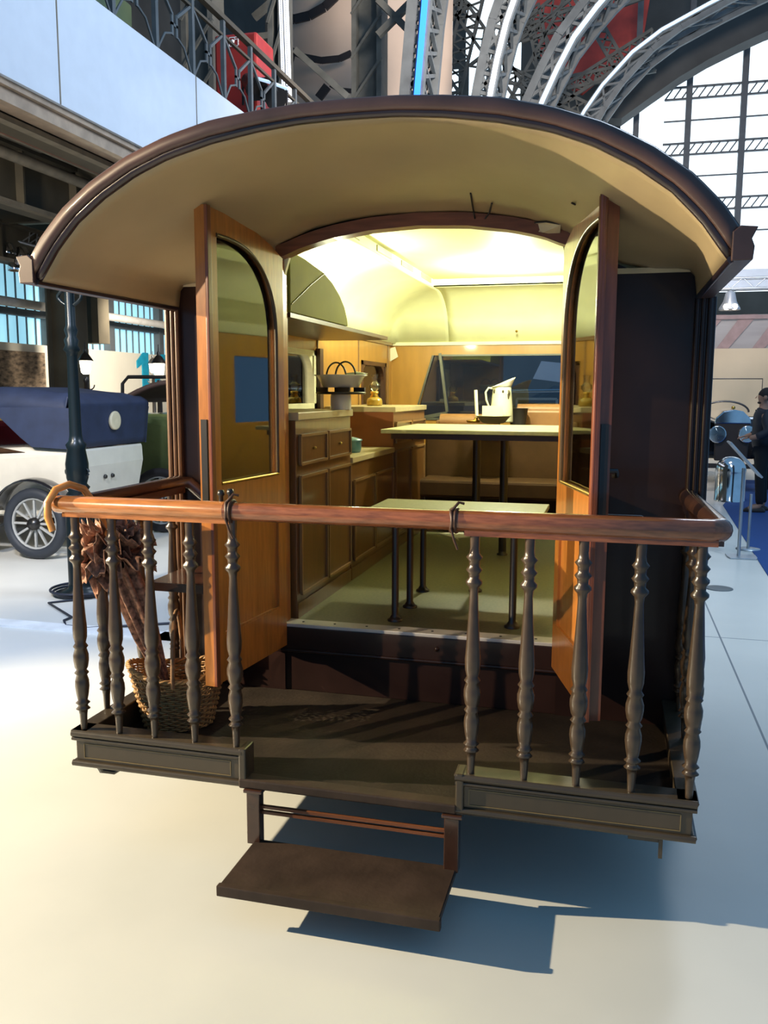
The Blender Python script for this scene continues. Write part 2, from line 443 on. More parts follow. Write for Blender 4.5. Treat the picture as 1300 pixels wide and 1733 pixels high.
# LED-lit lattice ribs: each rib stands in its own cross plane of the hall
def rib(y, line, width_px, led, label, group, w=.16, side=1, dense=1):
    pts = [at(px, py, y=y) for px, py in line]
    outer = [at(px - width_px * side, py - 6, y=y) for px, py in line]
    t = thing('lattice_arch', label, 'truss', pts[0], group)
    ch = MB()
    for i in range(len(pts) - 1):
        for P in (pts, outer):
            pass
    for P in (pts, outer):
        for d in (0, 1.2):
            ch = MB()
            for i in range(len(pts) - 1): ch.bar(P[i] + Vector((0, d, 0)), P[i + 1] + Vector((0, d, 0)), w * 1.15, w, up=(0, 1, 0))
            ch.build('chord', 'hall_iron_grey', t)
    br = MB(); K = 7 * dense
    def lerp(P, s):
        s *= len(P) - 1; i = min(int(s), len(P) - 2); return P[i].lerp(P[i + 1], s - i)
    dy = Vector((0, 1.2, 0))
    for k in range(K):
        a0, a1 = lerp(pts, k / K), lerp(pts, (k + 1) / K); b0, b1 = lerp(outer, k / K), lerp(outer, (k + 1) / K)
        for d in (Vector((0, 0, 0)), dy):
            br.bar(a0 + d, b1 + d, w * .45); br.bar(b0 + d, a1 + d, w * .45); br.bar(a0 + d, b0 + d, w * .45)
        br.bar(a0, a1 + dy, w * .4); br.bar(a0 + dy, a1, w * .4); br.bar(b0, b1 + dy, w * .4)
    br.build('bracing', 'hall_iron_grey', t)
    L = MB()
    for i in range(len(pts) - 1): L.bar(pts[i] - Vector((0, w * .7, 0)), pts[i + 1] - Vector((0, w * .7, 0)), w * .62, .05, up=(0, 1, 0))
    L.build('light_strip', led, t)
rib(14, [(706, 190), (710, 140), (716, 70), (722, 0), (730, -60)], 22, 'led_blue', 'lattice arch with vivid blue light strip, nearly upright', 'lattice arches', .17)
rib(17, [(826, 190), (833, 150), (843, 100), (858, 40), (872, 0), (895, -50)], 24, 'led_white', 'lattice arch with white light strip beside the blue one', 'lattice arches', .16)
rib(20, [(905, 205), (920, 170), (943, 120), (972, 65), (1010, 15), (1040, -20), (1080, -60)], 26, 'led_pale', 'lattice arch with pale blue curved light strip', 'lattice arches', .17)
rib(23, [(975, 215), (990, 188), (1020, 145), (1070, 90), (1120, 52), (1200, 8), (1260, -22), (1320, -50)], -34, 'led_pale', 'outermost lattice arch with faint white light strip beside the arched window', 'lattice arches', .12)
# extra web of lattice girders behind
web = thing('roof_lattice', 'web of crossing riveted lattice girders behind the lit arches', 'girders', at(850, 100, y=25))
for k, (a, b, wd) in enumerate([((760, 170), (805, -20), .3), ((870, 190), (985, -20), .3), ((770, 0), (905, 190), .22), ((880, 60), (1100, -20), .2), ((930, 175), (1110, 60), .2), ((850, 120), (1000, 190), .18), ((700, 60), (780, 190), .25), ((640, 170), (700, 20), .2), ((640, 20), (700, 120), .2), ((980, -10), (1060, 130), .16), ((900, 10), (925, 130), .2), ((640, 120), (790, 0), .18), ((800, 120), (960, -10), .18), ((960, 140), (1110, 110), .16)]):
    P, Q = at(*a, y=25), at(*b, y=25)
    mb = MB(); n = 10; u = (Q - P).normalized(); nrm = Vector((-u.z, 0, u.x)) * wd
    mb.bar(P + nrm, Q + nrm, .09).bar(P - nrm, Q - nrm, .09)
    for i in range(n):
        A0, A1 = P.lerp(Q, i / n), P.lerp(Q, (i + 1) / n); mb.bar(A0 + nrm, A1 - nrm, .05); mb.bar(A0 - nrm, A1 + nrm, .05)
    mb.build('lattice_girder', 'hall_iron', web)

# pale dome with black bands, upper middle
YD = 18
a = at(470, -30, y=YD); b = at(690, 200, y=YD)
t = thing('fabric_dome', 'pale inflated fabric dome with black curved bands, high behind the caravan roof', 'dome', (0.5 * (a.x + b.x), YD, b.z))
cx_ = (a.x + b.x) / 2
zc = (a.z + b.z) / 2
MB().grid(lambda u, v: (a.x - .6 + (b.x - a.x + 1.5) * u, YD + .7 - .5 * math.sin(PI * u), b.z - .8 + (a.z - b.z + 1.6) * v), 16, 4).build('envelope', 'pale_dome', t, solid=.05)
def band(pts, wd, name='band'):
    mb = MB(); P = [at(x, y, y=YD) for x, y in pts]
    for i in range(len(P) - 1): mb.bar(P[i] + Vector((0, -.25, 0)), P[i + 1] + Vector((0, -.25, 0)), wd, .06, up=(0, 1, 0))
    mb.build(name, 'soft_black', t)
band([(488, 38), (505, 40), (530, 34), (555, 20), (578, -2), (590, -20)], .20)
band([(500, 92), (520, 103), (550, 109), (580, 106), (600, 97)], .14)
band([(565, 150), (580, 158), (600, 160)], .09)
band([(490, 125), (500, 95)], .22); band([(545, 172), (560, 152)], .2)

# iron columns
def column(px, y, w, label, z1=18, z0=0, x2=None):
    c = at(px, 60, y=y)
    mb = MB(); mb.box(c.x - w / 2, c.x - w / 2 + .1, y, y + .5, z0, z1).box(c.x + w / 2 - .1, c.x + w / 2, y, y + .5, z0, z1).box(c.x - w / 2 + .1, c.x + w / 2 - .1, y + .2, y + .28, z0, z1)
    for z in range(int(z1 * 1.2)):
        zz = z / 1.2
        if zz > z0 + .1: mb.bar((c.x - w / 2, y, zz), (c.x + w / 2, y, zz + .8), .05)
    tag(mb.build('iron_column', 'hall_iron'), label, 'column')
column(620, 15, .62, 'tall riveted iron column behind the caravan roof left of the blue light strip', 18)
column(466, 13.0, .30, 'iron column just behind the white perforated light strip', 18)
column(333, 12.5, .62, 'broad iron column standing behind the mezzanine car')
brc = thing('column_bracing', 'thin diagonal iron braces between the hall columns above the roof', 'bracing', at(560, 60, y=14.5))
for q in [((640, 60), (700, 0)), ((640, 0), (700, 60)), ((345, 75), (465, 60)), ((430, 30), (465, 0)), ((500, 85), (590, 165))]:
    P, Q = at(*q[0], y=14.5), at(*q[1], y=14.5)
    MB().bar(P, Q, .12).build('tie_rod', 'hall_iron', brc)
# perforated white light strip
P, Q = at(486, 172, y=12), at(479, -30, y=12)
t = thing('light_column', 'upright white perforated light strip above the mezzanine end', 'light', P)
MB().bar(P, Q, .15, .06).build('light_panel', 'led_white', t)
mb = MB()
for i in range(70):
    c = P.lerp(Q, (i + .5) / 70)
    for d in (-.045, 0, .045): mb.box(c.x + d - .008, c.x + d + .008, 11.955, 11.965, c.z - .012 + (.012 if d else 0), c.z + .012)
mb.build('perforation', 'hall_iron', t)

# ------------------------------------------------------------------ mezzanine
XM = -4.0
zf0 = at(0, 130, x=XM).z; zf1 = at(400, 187, x=XM).z
mz = MB().box(XM, XM + .06, 1.0, 24, zf0, zf1)
mzo = struct(mz.build('trim_3', 'white_fascia'))
jm = MB()
for px in (100, 333): 
    yy = at(px, 120 if px < 200 else 200, x=XM + .06).y
    jm.box(XM + .06, XM + .064, yy - .008, yy + .008, zf0, zf1)
jm.build('panel_joint', 'girder_flange', mzo)
zt0 = at(0, 168, x=XM - .1).z
struct(MB().box(XM - .45, XM + .02, 1.0, 24, zf0 - .05, zf0).box(XM - .1, XM - .02, 1, 24, zf0 - .16, zf0).build('trim_4', 'copper_trim'))
struct(MB().box(-11, XM, 1.0, 24, zf1 - .35, zf1 - .02).build('mezzanine_floor', 'girder_flange'))
def ibeam(x, ztop, zbot, name, lab):
    mb = MB().box(x - .02, x + .02, 1, 24, zbot, ztop).box(x - .15, x + .15, 1, 24, zbot - .04, zbot).box(x - .15, x + .15, 1, 24, ztop - .04, ztop)
    for y in range(2, 24, 1): mb.box(x - .12, x + .12, y, y + .03, zbot, ztop)
    t = tag(mb.build('steel_girder', 'girder'), lab, 'girder')
    MB().box(x + .05, x + .151, 1, 24, zbot - .045, zbot + .004).build('flange', 'girder_flange', t)
zz = at(0, 190, x=XM - .45).z; ibeam(XM - .6, zf0 + .25, zz, '', 'deep steel girder under the mezzanine edge, nearest the white fascia')
zz = at(0, 332, x=-5.6).z; ibeam(-5.75, zz + .62, zz, '', 'second steel girder under the mezzanine, farther from the white fascia')
ibeam(-8.4, zf0 + .1, zf0 - .45, '', 'far steel girder under the mezzanine near the left windows')
j = MB()
for y in range(3, 24, 2): j.box(-11, XM - .7, y, y + .12, zf0 + .05, zf0 + .42)
struct(j.build('mezzanine_joists', 'girder'))
a = at(0, 218, x=-5.1)
tag(MB().tube([(-5.1, 1.5, a.z), (-5.1, 22, a.z)], .035, 8).build('sprinkler_pipe', 'pipe_red'), 'dark red sprinkler pipe under the mezzanine', 'pipe')
a = at(0, 255, x=-5.3)
tag(MB().tube([(-5.3, 1.5, a.z), (-5.3, 22, a.z)], .06, 10).tube([(-5.12, 1.5, a.z + .1), (-5.12, 22, a.z + .1)], .02, 6).build('service_duct', 'girder_flange'), 'pale tan service duct below the red pipe', 'duct')
# mezzanine railing
zr = zf1 + 1.05
t = thing('mezzanine_railing', 'ornamental iron railing along the mezzanine edge', 'railing', (XM - .1, 8, zf1))
MB().box(XM - .13, XM - .05, 1.5, 22, zr - .03, zr + .03).box(XM - .11, XM - .07, 1.5, 22, zr - .22, zr - .19).box(XM - .11, XM - .07, 1.5, 22, zf1 + .06, zf1 + .1).build('top_rail', 'girder', t)
y = 2.0
while y < 16:
    MB().box(XM - .115, XM - .065, y - .03, y + .03, zf1, zr).build('post', 'hall_iron_grey', t)
    y += .85
orn = MB(); y = 2.0
while y < 16:
    c = y + .425; zm_ = zf1 + .48
    orn.box(XM - .1, XM - .08, c - .07, c - .03, zm_ - .12, zm_ + .12).box(XM - .1, XM - .08, c + .03, c + .07, zm_ - .12, zm_ + .12).box(XM - .1, XM - .08, c - .07, c + .07, zm_ - .015, zm_ + .015)
    for s in (-1, 1):
        orn.bar((XM - .09, c + .05 * s, zm_ + .1), (XM - .09, c + .39 * s, zr - .22), .03)
        orn.tube([(XM - .09, c + .05 * s, zm_ - .1), (XM - .09, c + .22 * s, zm_ - .16), (XM - .09, c + .33 * s, zm_ - .3), (XM - .09, c + .39 * s, zf1 + .1)], .014, 6)
    y += .85
orn.build('scrollwork', 'hall_iron_grey', t)
# red fire cabinet on the mezzanine
a = at(366, 150, x=-5.2); b = at(434, 50, x=-5.2)
t = thing('fire_cabinet', 'tall red fire cabinet with white pictogram on the mezzanine', 'cabinet', (-5.2, a.y, zf1))
ya, yb_ = 10.2, 12.0
P, Q = at(364, 150, y=10.2), at(434, 52, y=10.2)
MB().box(P.x, Q.x, 10.2, 10.9, zf1 - .02, Q.z).build('cabinet_body', 'red_paint', t, bevel=.04)
s_ = at(388, 80, y=10.2); e_ = at(404, 62, y=10.2); 
pg = MB()
x0, x1, z0, z1_ = s_.x, e_.x, s_.z, e_.z; W_ = x1 - x0
for bx in [(x0, x1, z1_ - .012, z1_), (x0, x1, z0, z0 + .012), (x0, x0 + .012, z0, z1_), (x1 - .012, x1, z0, z1_)]: pg.box(bx[0], bx[1], 10.185, 10.195, bx[2], bx[3])
pg.lathe([(0, -.01), (W_ * .2, -.01), (W_ * .2, 0), (0, 0)], (x0 + W_ * .38, 10.19, z0 + .45 * W_), 12, 'y')
pg.box(x0 + W_ * .55, x0 + W_ * .85, 10.185, 10.195, z0 + W_ * .6, z0 + W_ * .68).box(x0 + W_ * .55, x0 + W_ * .62, 10.185, 10.195, z0 + W_ * .5, z0 + W_ * .8)
pg.build('pictogram', 'white_paint', t)
# stage lights at the mezzanine end
for i, (px, py, lab) in enumerate([(430, 150, 'black stage light leaning out below the red cabinet'), (462, 165, 'black stage light with bright blue rim at the mezzanine end')]):
    c = at(px, py, y=10.0)
    t = thing('stage_light', lab, 'spotlight', c)
    MB().tube([c + Vector((-.1, 0, .12)), c + Vector((.05, -.12, 0)), c + Vector((.13, -.2, -.08))], [.11, .14, .17], 12).build('housing', 'black_iron', t)
    MB().tube([c + Vector((-.2, .05, -.2)), c + Vector((-.2, .05, .15)), c + Vector((.2, .05, .15)), c + Vector((.2, .05, -.2))], .02, 6).build('yoke', 'black_iron', t)
    if i: MB().tube([c + Vector((-.15, -.25, .2)), c + Vector((.1, -.3, .1)), c + Vector((.35, -.3, 0))], .025, 6).build('light_bar', 'led_pale', t)
# stage lights and truss below the mezzanine, far left
t = thing('lighting_truss', 'silver lighting truss with small spots under the mezzanine, far left', 'truss', at(30, 400, y=9))
mb = MB()
c = at(-20, 395, y=9); d = at(110, 430, y=10.5)
for dz in (0, .25, -.2):
    mb.tube([c + Vector((0, dz, dz)), d + Vector((0, dz, dz))], .025, 6)
for i in range(10):
    a0, a1 = c.lerp(d, i / 10), c.lerp(d, (i + 1) / 10); mb.tube([a0 + Vector((0, .25, .25)), a1], .012, 5); mb.tube([a0, a1 + Vector((0, .25, .25))], .012, 5)
mb.build('truss_tube', 'metal_grey', t)
for (px, py) in ((12, 422), (38, 430), (25, 450)):
    c = at(px, py, y=9.3); MB().lathe([(0, .12), (.08, .1), (.11, -.06), (.10, -.08), (0, -.05)], c, 10).build('spot_head', 'chrome', t)

# ------------------------------------------------------------------ left wall graphics and hall objects
a = at(0, 592, x=XW + .01); b = at(77, 652, x=XW + .01)
tag(MB().box(XW, XW + .03, a.y - 4, b.y, b.z - .3, a.z).build('photo_mural', 'mural'), 'sepia photo mural on the white left wall', 'mural')
def glyph(ch, y0, y1, z0, z1, mb, x):
    H = z1 - z0; Wd = y1 - y0
    if ch == '1':
        mb.prism([(y0 + .45 * Wd, z0), (y0 + Wd, z0), (y0 + Wd, z1), (y0 + .55 * Wd, z1), (y0, z0 + .78 * H), (y0, z0 + .60 * H), (y0 + .45 * Wd, z0 + .72 * H)], 'x', x, x + .03)
    if ch == '0':
        o, i = [], []
        for k in range(25):
            t = 2 * PI * k / 24; o.append(((y0 + y1) / 2 + Wd / 2 * math.cos(t), (z0 + z1) / 2 + H / 2 * math.sin(t))); i.append(((y0 + y1) / 2 + Wd * .22 * math.cos(t), (z0 + z1) / 2 + H * .33 * math.sin(t)))
        for k in range(24): mb.prism([o[k], o[k + 1], i[k + 1], i[k]], 'x', x, x + .03)
for ch, p0_, p1_ in (('1', 231, 250), ('0', 259, 290)):
    y0_ = at(p0_, 620, x=XW).y; y1_ = at(p1_, 620, x=XW).y; zt_ = at(245, 597, x=XW).z; zl_ = at(245, 664, x=XW).z
    mb = MB(); glyph(ch, y0_, y1_, zl_, zt_, mb, XW + .002)
    tag(mb.build('wall_numeral', 'teal_paint'), 'large teal numeral %s painted on the white wall' % ('one' if ch == '1' else 'zero'), 'numeral')
c = at(118, 560, x=-9.5)
tag(MB().box(-9.7, -9.3, c.y - .3, c.y + .3, 0, 4.2).box(-9.72, -9.68, c.y - .42, c.y + .42, 0, 4.2).build('hall_column', 'girder'), 'brown riveted column in front of the left windows', 'column')
c = at(160, 520, x=-9.5)
tag(MB().box(-9.7, -9.3, c.y - .2, c.y + .2, zb, 4.2).build('hall_column', 'girder'), 'short dark column segment crossing the left window band', 'column')

def lamppost(px, py_lan, y, label, h_px, side_arm=False):
    c = at(px, py_lan, y=y); z = c.z
    t = thing('street_lamp', label, 'street lamp', (c.x, y, 0))
    MB().lathe([(.16, 0), (.16, .06), (.1, .12), (.08, .5), (.09, .55), (.045, .6), (.035, z - .25), (.05, z - .22), (.03, z - .16)], (c.x, y, 0), 12).build('pole', 'black_iron', t)
    ar = MB()
    for s in (-1, 1): ar.tube(arc((c.x + s * .07, y, z - .28), .07, 180, 360, 8), .010, 6)
    ar.build('arm', 'black_iron', t)
    MB().lathe([(.04, -.12), (.07, -.09), (.09, .07), (.09, .09), (.0, .09)], (c.x, y, z), 8).build('lantern_glass', 'lamp_glow', t)
    MB().lathe([(.12, .085), (.10, .12), (.05, .19), (.025, .21), (.03, .24), (.010, .27), (.007, .36), (0, .37)], (c.x, y, z), 8).build('lantern_cap', 'black_iron', t)
lamppost(145, 620, 9.2, 'lit street lamp with glowing lantern behind the white car', 0)
lamppost(269, 625, 9.2, 'lit street lamp with glowing lantern in front of the teal zero', 0)
lamppost(259, 622, 15, 'lit street lamp glowing between the teal numerals', 0)

# tall ornate dark green post in front of the white car
c = at(140, 1005, z=0); bx, by = c.x, c.y
t = thing('ornate_lamp_post', 'tall dark green ornate cast iron post beside the caravan balcony', 'post', (bx, by, 0))
zt = at(118, 560, y=by).z
MB().lathe([(.20, 0), (.20, .03), (.12, .06), (.11, .10), (.11, .7), (.10, .72), (.10, .76)], (bx, by, 0), 20).build('pedestal', 'post_green', t)
pr = [(.10, .76), (.12, .78), (.08, .82), (.105, .86), (.08, .89), (.10, .92), (.075, .95), (.09, 1.0), (.095, 1.12), (.075, 1.24), (.085, 1.28), (.06, 1.31), (.05, 1.36), (.043, 2.0), (.05, 2.04), (.07, 2.06), (.05, 2.10), (.06, 2.14), (.04, 2.17), (.055, 2.22), (.04, 2.26), (.04, 2.72)]
MB().lathe(pr, (bx, by, 0), 18).build('shaft', 'post_green', t)
sc2 = MB()
for sgn in (-1, 1):
    sc2.tube([Vector((bx + sgn * (.03 + .08 * math.sin(a_)), by, 2.42 + .09 * a_ / 2)) for a_ in (0, .6, 1.2, 1.8, 2.4, 3.0)], .016, 6)
    sc2.tube(arc((bx + sgn * .09, by, 2.72), .05, 0, 330, 12), .014, 6)
    sc2.tube(arc((bx + sgn * .08, by, 1.05), .03, 0, 330, 10), .010, 6)
sc2.build('scroll', 'post_green', t)
mb = MB()
for i in range(3): mb.tube([(bx + (.22 + i * .02) * math.cos(k * PI / 12), by + (.22 + i * .02) * math.sin(k * PI / 12), .015 + .018 * i) for k in range(24)], .011, 6, closed=True)
c2 = at(108, 1050, z=.012)
mb.tube([(bx + .1, by - .24, .012), (bx - .05, by - .4, .012), c2 + Vector((0, .1, 0)), c2, c2 + Vector((.1, -.12, 0)), c2 + Vector((.3, -.14, 0)), c2 + Vector((1.0, .25, 0))], .009, 6)
tag(mb.build('power_cable', 'cable'), 'dark cable coiled around the ornate post base', 'cable')
tag(MB().box(-6.4, -2.1, 2.6, 2.75, 0, .018).box(-2.25, -2.1, 2.6, 4.2, 0, .018).build('floor_strip', 'white_paint'), 'low white edging strip on the hall floor behind the balcony', 'edging')

# ------------------------------------------------------------------ vehicles
def wheel(name, t, c, r, axis='y', rim='rim_white', tyre='tyre'):
    prof = []
    for k in range(13):
        a = 2 * PI * k / 12; prof.append((r - .055 + .055 * math.cos(a), .05 * math.sin(a)))
    w_ = MB().lathe(prof, c, 28, axis).build('wheel', tyre, t)
    mb = MB().lathe([(r - .10, -.02), (r - .12, -.02), (r - .12, .02), (r - .10, .02), (r - .10, -.02)], c, 24, axis)
    for k in range(12):
        a = 2 * PI * k / 12; d = Vector((math.cos(a), 0, math.sin(a))) if axis == 'y' else Vector((0, math.cos(a), math.sin(a)))
        mb.bar(Vector(c), Vector(c) + d * (r - .11), .022)
    mb.build('spokes', rim, w_)
    MB().lathe([(.0, -.07), (.06, -.06), (.07, 0), (.06, .06), (.0, .07)], c, 12, axis).build('hub', 'black_iron', w_)
def fender(c, r, y0, y1, a0, a1, mat, t, name='mudguard'):
    mb = MB(); c = Vector(c)
    def f(u, v):
        a = math.radians(a0 + (a1 - a0) * u); return (c.x + r * math.cos(a), y0 + (y1 - y0) * v, c.z + r * math.sin(a) - (.02 * (2 * v - 1) ** 2))
    mb.grid(f, 16, 4); mb.build(name, mat, t, solid=.015)

# white tourer with blue hood; length along x, rear at the right
yS = 4.95; xr = at(214, 800, y=6.0).x
rw = .37; wx = at(60, 890, y=yS).x; wxf = wx - 2.7
t = thing('vintage_car', 'white vintage tourer with a raised dark blue canvas hood', 'car', (wx - 1.2, yS + .75, 0))
for (x_, y_) in ((wx, yS), (wx, yS + 1.4), (wxf, yS), (wxf, yS + 1.4)): wheel('wheel', t, (x_, y_, rw), rw)
side = [(xr - .10, .42), (xr + .02, .62), (xr + .06, .95), (xr + .05, 1.14), (xr - .6, 1.15), (xr - 1.9, 1.08), (xr - 1.95, .98), (xr - 2.4, .98), (xr - 2.5, 1.05), (xr - 3.9, 1.0), (xr - 3.95, .45), (xr - .6, .40)]
bd = MB(); n = len(side)
yc = yS + .7
def body_loft(side, yc, half, tuck=.82):
    mb = MB(); n = len(side); zs = [p[1] for p in side]; zmn, zmx = min(zs), max(zs)
    rings = []
    for v, k in ((-1, .94), (-.93, 1), (.93, 1), (1, .94)):
        ring = []
        for x, z in side:
            cxm = sum(p[0] for p in side) / n; czm = (zmn + zmx) / 2
            hz = (z - zmn) / (zmx - zmn); wdt = half * (tuck + (1 - tuck) * min(1, hz * 1.6))
            ring.append((cxm + (x - cxm) * (k * .0 + 1) - (0 if k == 1 else (.03 if x > cxm else -.03)), yc + v * wdt, czm + (z - czm) * k))
        rings.append(ring)
    vs = [p for r_ in rings for p in r_]; fs = [tuple(range(n)), tuple(range(4 * n - 1, 3 * n - 1, -1))]
    for j in range(3):
        for i in range(n): fs.append((j * n + i, (j + 1) * n + i, (j + 1) * n + (i + 1) % n, j * n + (i + 1) % n))
    return mb.add(vs, fs, False)
body_loft(side, yc, .66).build('body', 'car_white', t, bevel=.03)
fender((wx, 0, rw), .47, yS - .10, yS + .14, -5, 165, 'car_black', t)
fender((wx, 0, rw), .47, yS + 1.26, yS + 1.5, -5, 165, 'car_black', t)
fender((wxf, 0, rw), .47, yS - .10, yS + .14, 15, 175, 'car_black', t)
MB().box(wxf + .4, wx - .5, yS - .1, yS + .15, .30, .33).build('running_board', 'car_black', t)
MB().grid(lambda u, v: (xr - .55 - 1.3 * u, yc - .67 + .02, 1.10 - .03 * math.sin(PI * u) + .09 * v * math.sin(PI * u)), 10, 2).build('door_trim', 'leather_dark', t, solid=.03)
# hood
zt = at(110, 657, y=5.2).z
def hood_f(u, v):
    xs = [(0, xr + .04, 1.14), (.12, xr + .08, 1.5), (.24, xr + .10, zt - .16), (.34, xr - .06, zt - .05), (.55, xr - .9, zt + .0), (.8, xr - 1.9, zt - .03), (1, xr - 2.75, zt - .06)]
    x = interp([(a, b) for a, b, c in xs], u); z = interp([(a, c) for a, b, c in xs], u)
    s = 2 * v - 1; wd = .70; edge = max(0, abs(s) - .75) / .25
    if u > .3: z -= .22 * edge ** 2 * (1 if u < .9 else .8)
    return (x, yc + s * wd, z + .01 * math.cos(u * 25))
MB().grid(hood_f, 40, 20).build('hood', 'canvas_blue', t, solid=.02)
for s in (-1, 1):
    q = MB(); yy = yc + s * .705
    pg = [(xr + .05, 1.14), (xr + .09, 1.5), (xr + .10, zt - .2), (xr - .3, zt - .19), (xr - .9, zt - .2), (xr - .55, zt - .5), (xr - .42, 1.16)]
    q.prism(pg, 'y', yy - .012, yy + .012); q.build('hood_side', 'canvas_blue', t)
cw = at(186, 712, x=xr + .12); 
MB().lathe([(0, 0), (.10, 0), (.10, .03), (.085, .035), (0, .02)], (xr + .08, yc - .0, at(186, 712, x=xr + .1).z), 20, 'x').build('rear_window', 'cream_edge', t)
MB().bar((xr - .9, yc - .68, zt - .2), (xr - 1.5, yc - .68, 1.1), .025).bar((xr - 1.2, yc - .68, 1.6), (xr - 1.35, yc - .68, 1.1), .035).build('hood_stay', 'black_iron', t)
MB().box(xr - 3.0, xr - 2.6, yc - .6, yc + .6, 1.0, 1.7).build('windscreen', 'soft_black', t)
for d in (-.06, .08): MB().lathe([(0, 0), (.025, 0), (.02, .02), (0, .02)], (xr + .05, yc - .1 + d, .82), 10, 'x').build('rear_lamp', 'black_iron', t)

# deep red car behind
def simple_car(label, x0, x1, yc, zb_, zt_, mat, canvas=None, group=None, wr=.36, half=.62, cz=None, lamps=False):
    t = thing('vintage_car', label, 'car', ((x0 + x1) / 2, yc, cz or 0)); b0 = cz or 0
    L_ = x1 - x0
    side = [(x0, b0 + .5), (x0 + .02 * L_, b0 + .95), (x0 + .1 * L_, b0 + 1.02), (x0 + .34 * L_, b0 + 1.05), (x0 + .36 * L_, b0 + zt_ * .86), (x0 + .55 * L_, b0 + zt_), (x1 - .1 * L_, b0 + zt_), (x1, b0 + zt_ * .85), (x1 + .03, b0 + .6), (x1 - .1, b0 + .42)]
    body_loft(side, yc, half).build('body', mat, t, bevel=.04)
    for xx in (x0 + .14 * L_, x1 - .18 * L_):
        for s in (-1, 1):
            wheel('wheel', t, (xx, yc + s * (half + .05), b0 + wr), wr)
            fender((xx, 0, b0 + wr), wr + .09, yc + s * (half + .05) - .13, yc + s * (half + .05) + .13, 0, 170, mat, t)
    if canvas:
        MB().grid(lambda u, v: (x0 + L_ * (.5 + .5 * u), yc + (2 * v - 1) * half, b0 + zt_ + .42 * math.sin(PI * min(1, u * .9 + .12)) ** .5 * (1 - .25 * abs(2 * v - 1) ** 4)), 14, 10).build('hood', canvas, t, solid=.03)
    return t
c = at(70, 760, y=7.4)
simple_car('dark red vintage car seen beneath the blue hood', c.x - 2.4, c.x + 1.5, 7.4, 0, 1.35, 'car_red')
c = at(60, 690, y=9.2)
simple_car('yellow vintage car far behind the dark red one', c.x - 2.4, c.x + .6, 9.4, 0, 1.68, 'car_yellow')
# green car: length along x, rear at the right
gx0 = at(212, 780, y=6.9).x
t = thing('vintage_car', 'olive green vintage car with folded brown hood beside the white tourer', 'car', (gx0 + 1.5, 7.6, 0))
body_loft([(gx0, .55), (gx0 - .02, 1.0), (gx0, 1.45), (gx0 + 1.6, 1.45), (gx0 + 1.75, 1.15), (gx0 + 3.0, 1.12), (gx0 + 3.02, .55)], 7.6, .68).build('body', 'car_green', t, bevel=.04)
dm = MB()
for dx in (.05, .75, 1.45):
    dm.tube([(gx0 + dx, 6.915, 1.38), (gx0 + dx, 6.915, .75), (gx0 + dx + .08, 6.915, .66), (gx0 + dx + .55, 6.915, .66), (gx0 + dx + .62, 6.915, .75), (gx0 + dx + .62, 6.915, 1.38)], .012, 6)
dm.build('door_seam', 'black_iron', t)
MB().grid(lambda u, v: (gx0 - .05 + 1.5 * u, 6.9 + 1.4 * v, 1.50 + .34 * math.sin(PI * (u * .8 + .1))), 12, 6).build('folded_hood', 'canvas_brown', t, solid=.05)
a = at(207, 690, y=6.9); b = at(207, 638, y=6.9)
MB().tube([(a.x, 6.9, 1.45), (b.x, 6.9, b.z - .08), (b.x + .08, 6.9, b.z), (b.x + 1.3, 6.9, b.z)], .022, 8).build('hood_frame', 'black_iron', t)
for (x_, y_) in ((gx0 + .5, 6.85), (gx0 + .5, 8.35), (gx0 + 2.7, 6.85), (gx0 + 2.7, 8.35)): wheel('wheel', t, (x_, y_, .4), .4, tyre='soft_black')
MB().box(gx0 + .05, gx0 + 3.0, 6.9, 8.3, .35, .56).build('chassis', 'soft_black', t)
# black car beyond the caravan windscreen
bk = simple_car('black vintage saloon seen through the caravan front window', -1.25, 1.35, 7.4, 0, 1.80, 'car_black', half=.7)
for xa in (-.2, .3, .8):
    f_ = MB()
    for a_, b_ in (((xa, 1.25), (xa + .42, 1.25)), ((xa + .42, 1.25), (xa + .42, 1.66)), ((xa + .42, 1.66), (xa, 1.66)), ((xa, 1.66), (xa, 1.25))): f_.bar((a_[0], 6.69, a_[1]), (b_[0], 6.69, b_[1]), .025)
    f_.build('window_frame', 'metal_grey', bk)
    MB().box(xa, xa + .42, 6.692, 6.70, 1.25, 1.66).build('window_pane', 'metal_grey' if xa == .45 else 'dark_wood', bk)
MB().tube([(-.3, 6.68, 1.74), (1.25, 6.68, 1.76)], .02, 6).build('roof_highlight', 'chrome', bk)  # bright tube stands in for the highlight along the saloon roof
t2 = MB().box(-3.2, 1.1, 9.4, 9.7, .0, 3.6); tag(t2.build('dark_backing', 'hall_iron'), 'dark backing panel added beyond the caravan front window', 'panel')  # added sheet that keeps the view through the front window dark
tag(MB().prism([(-.2, 1.9), (1.0, 1.75), (1.05, 2.0), (-.1, 2.12)], 'y', 8.5, 8.55).box(.4, .45, 8.55, 8.6, 0, 1.95).build('display_board', 'white_fascia'), 'pale tilted board seen through the caravan front window', 'board')
# green car on the mezzanine
cg = at(245, 45, x=-5.0)
simple_car('dark green open car near the mezzanine railing', -8.5, -4.9, 6.6, 0, 1.15, 'car_green', cz=zf1)

# right side: car, bin, sign stand, visitor, carpet
struct(MB().prism([(2.50, 11.6), (2.29, 6.2), (2.15, 2.0), (7, 2.0), (7, 16), (3.4, 16)], 'z', 0, .008).build('floor_carpet', 'carpet_blue'))
yC = 13.6; cL = at(1196, 750, y=yC).x; cl = at(1214, 735, y=yC); cr_ = at(1265, 735, y=yC)
xc = (cl.x + cr_.x) / 2
t = thing('vintage_car', 'dark vintage car with polished bonnet and round headlamps facing the camera', 'car', (xc, yC + 1.6, 0))
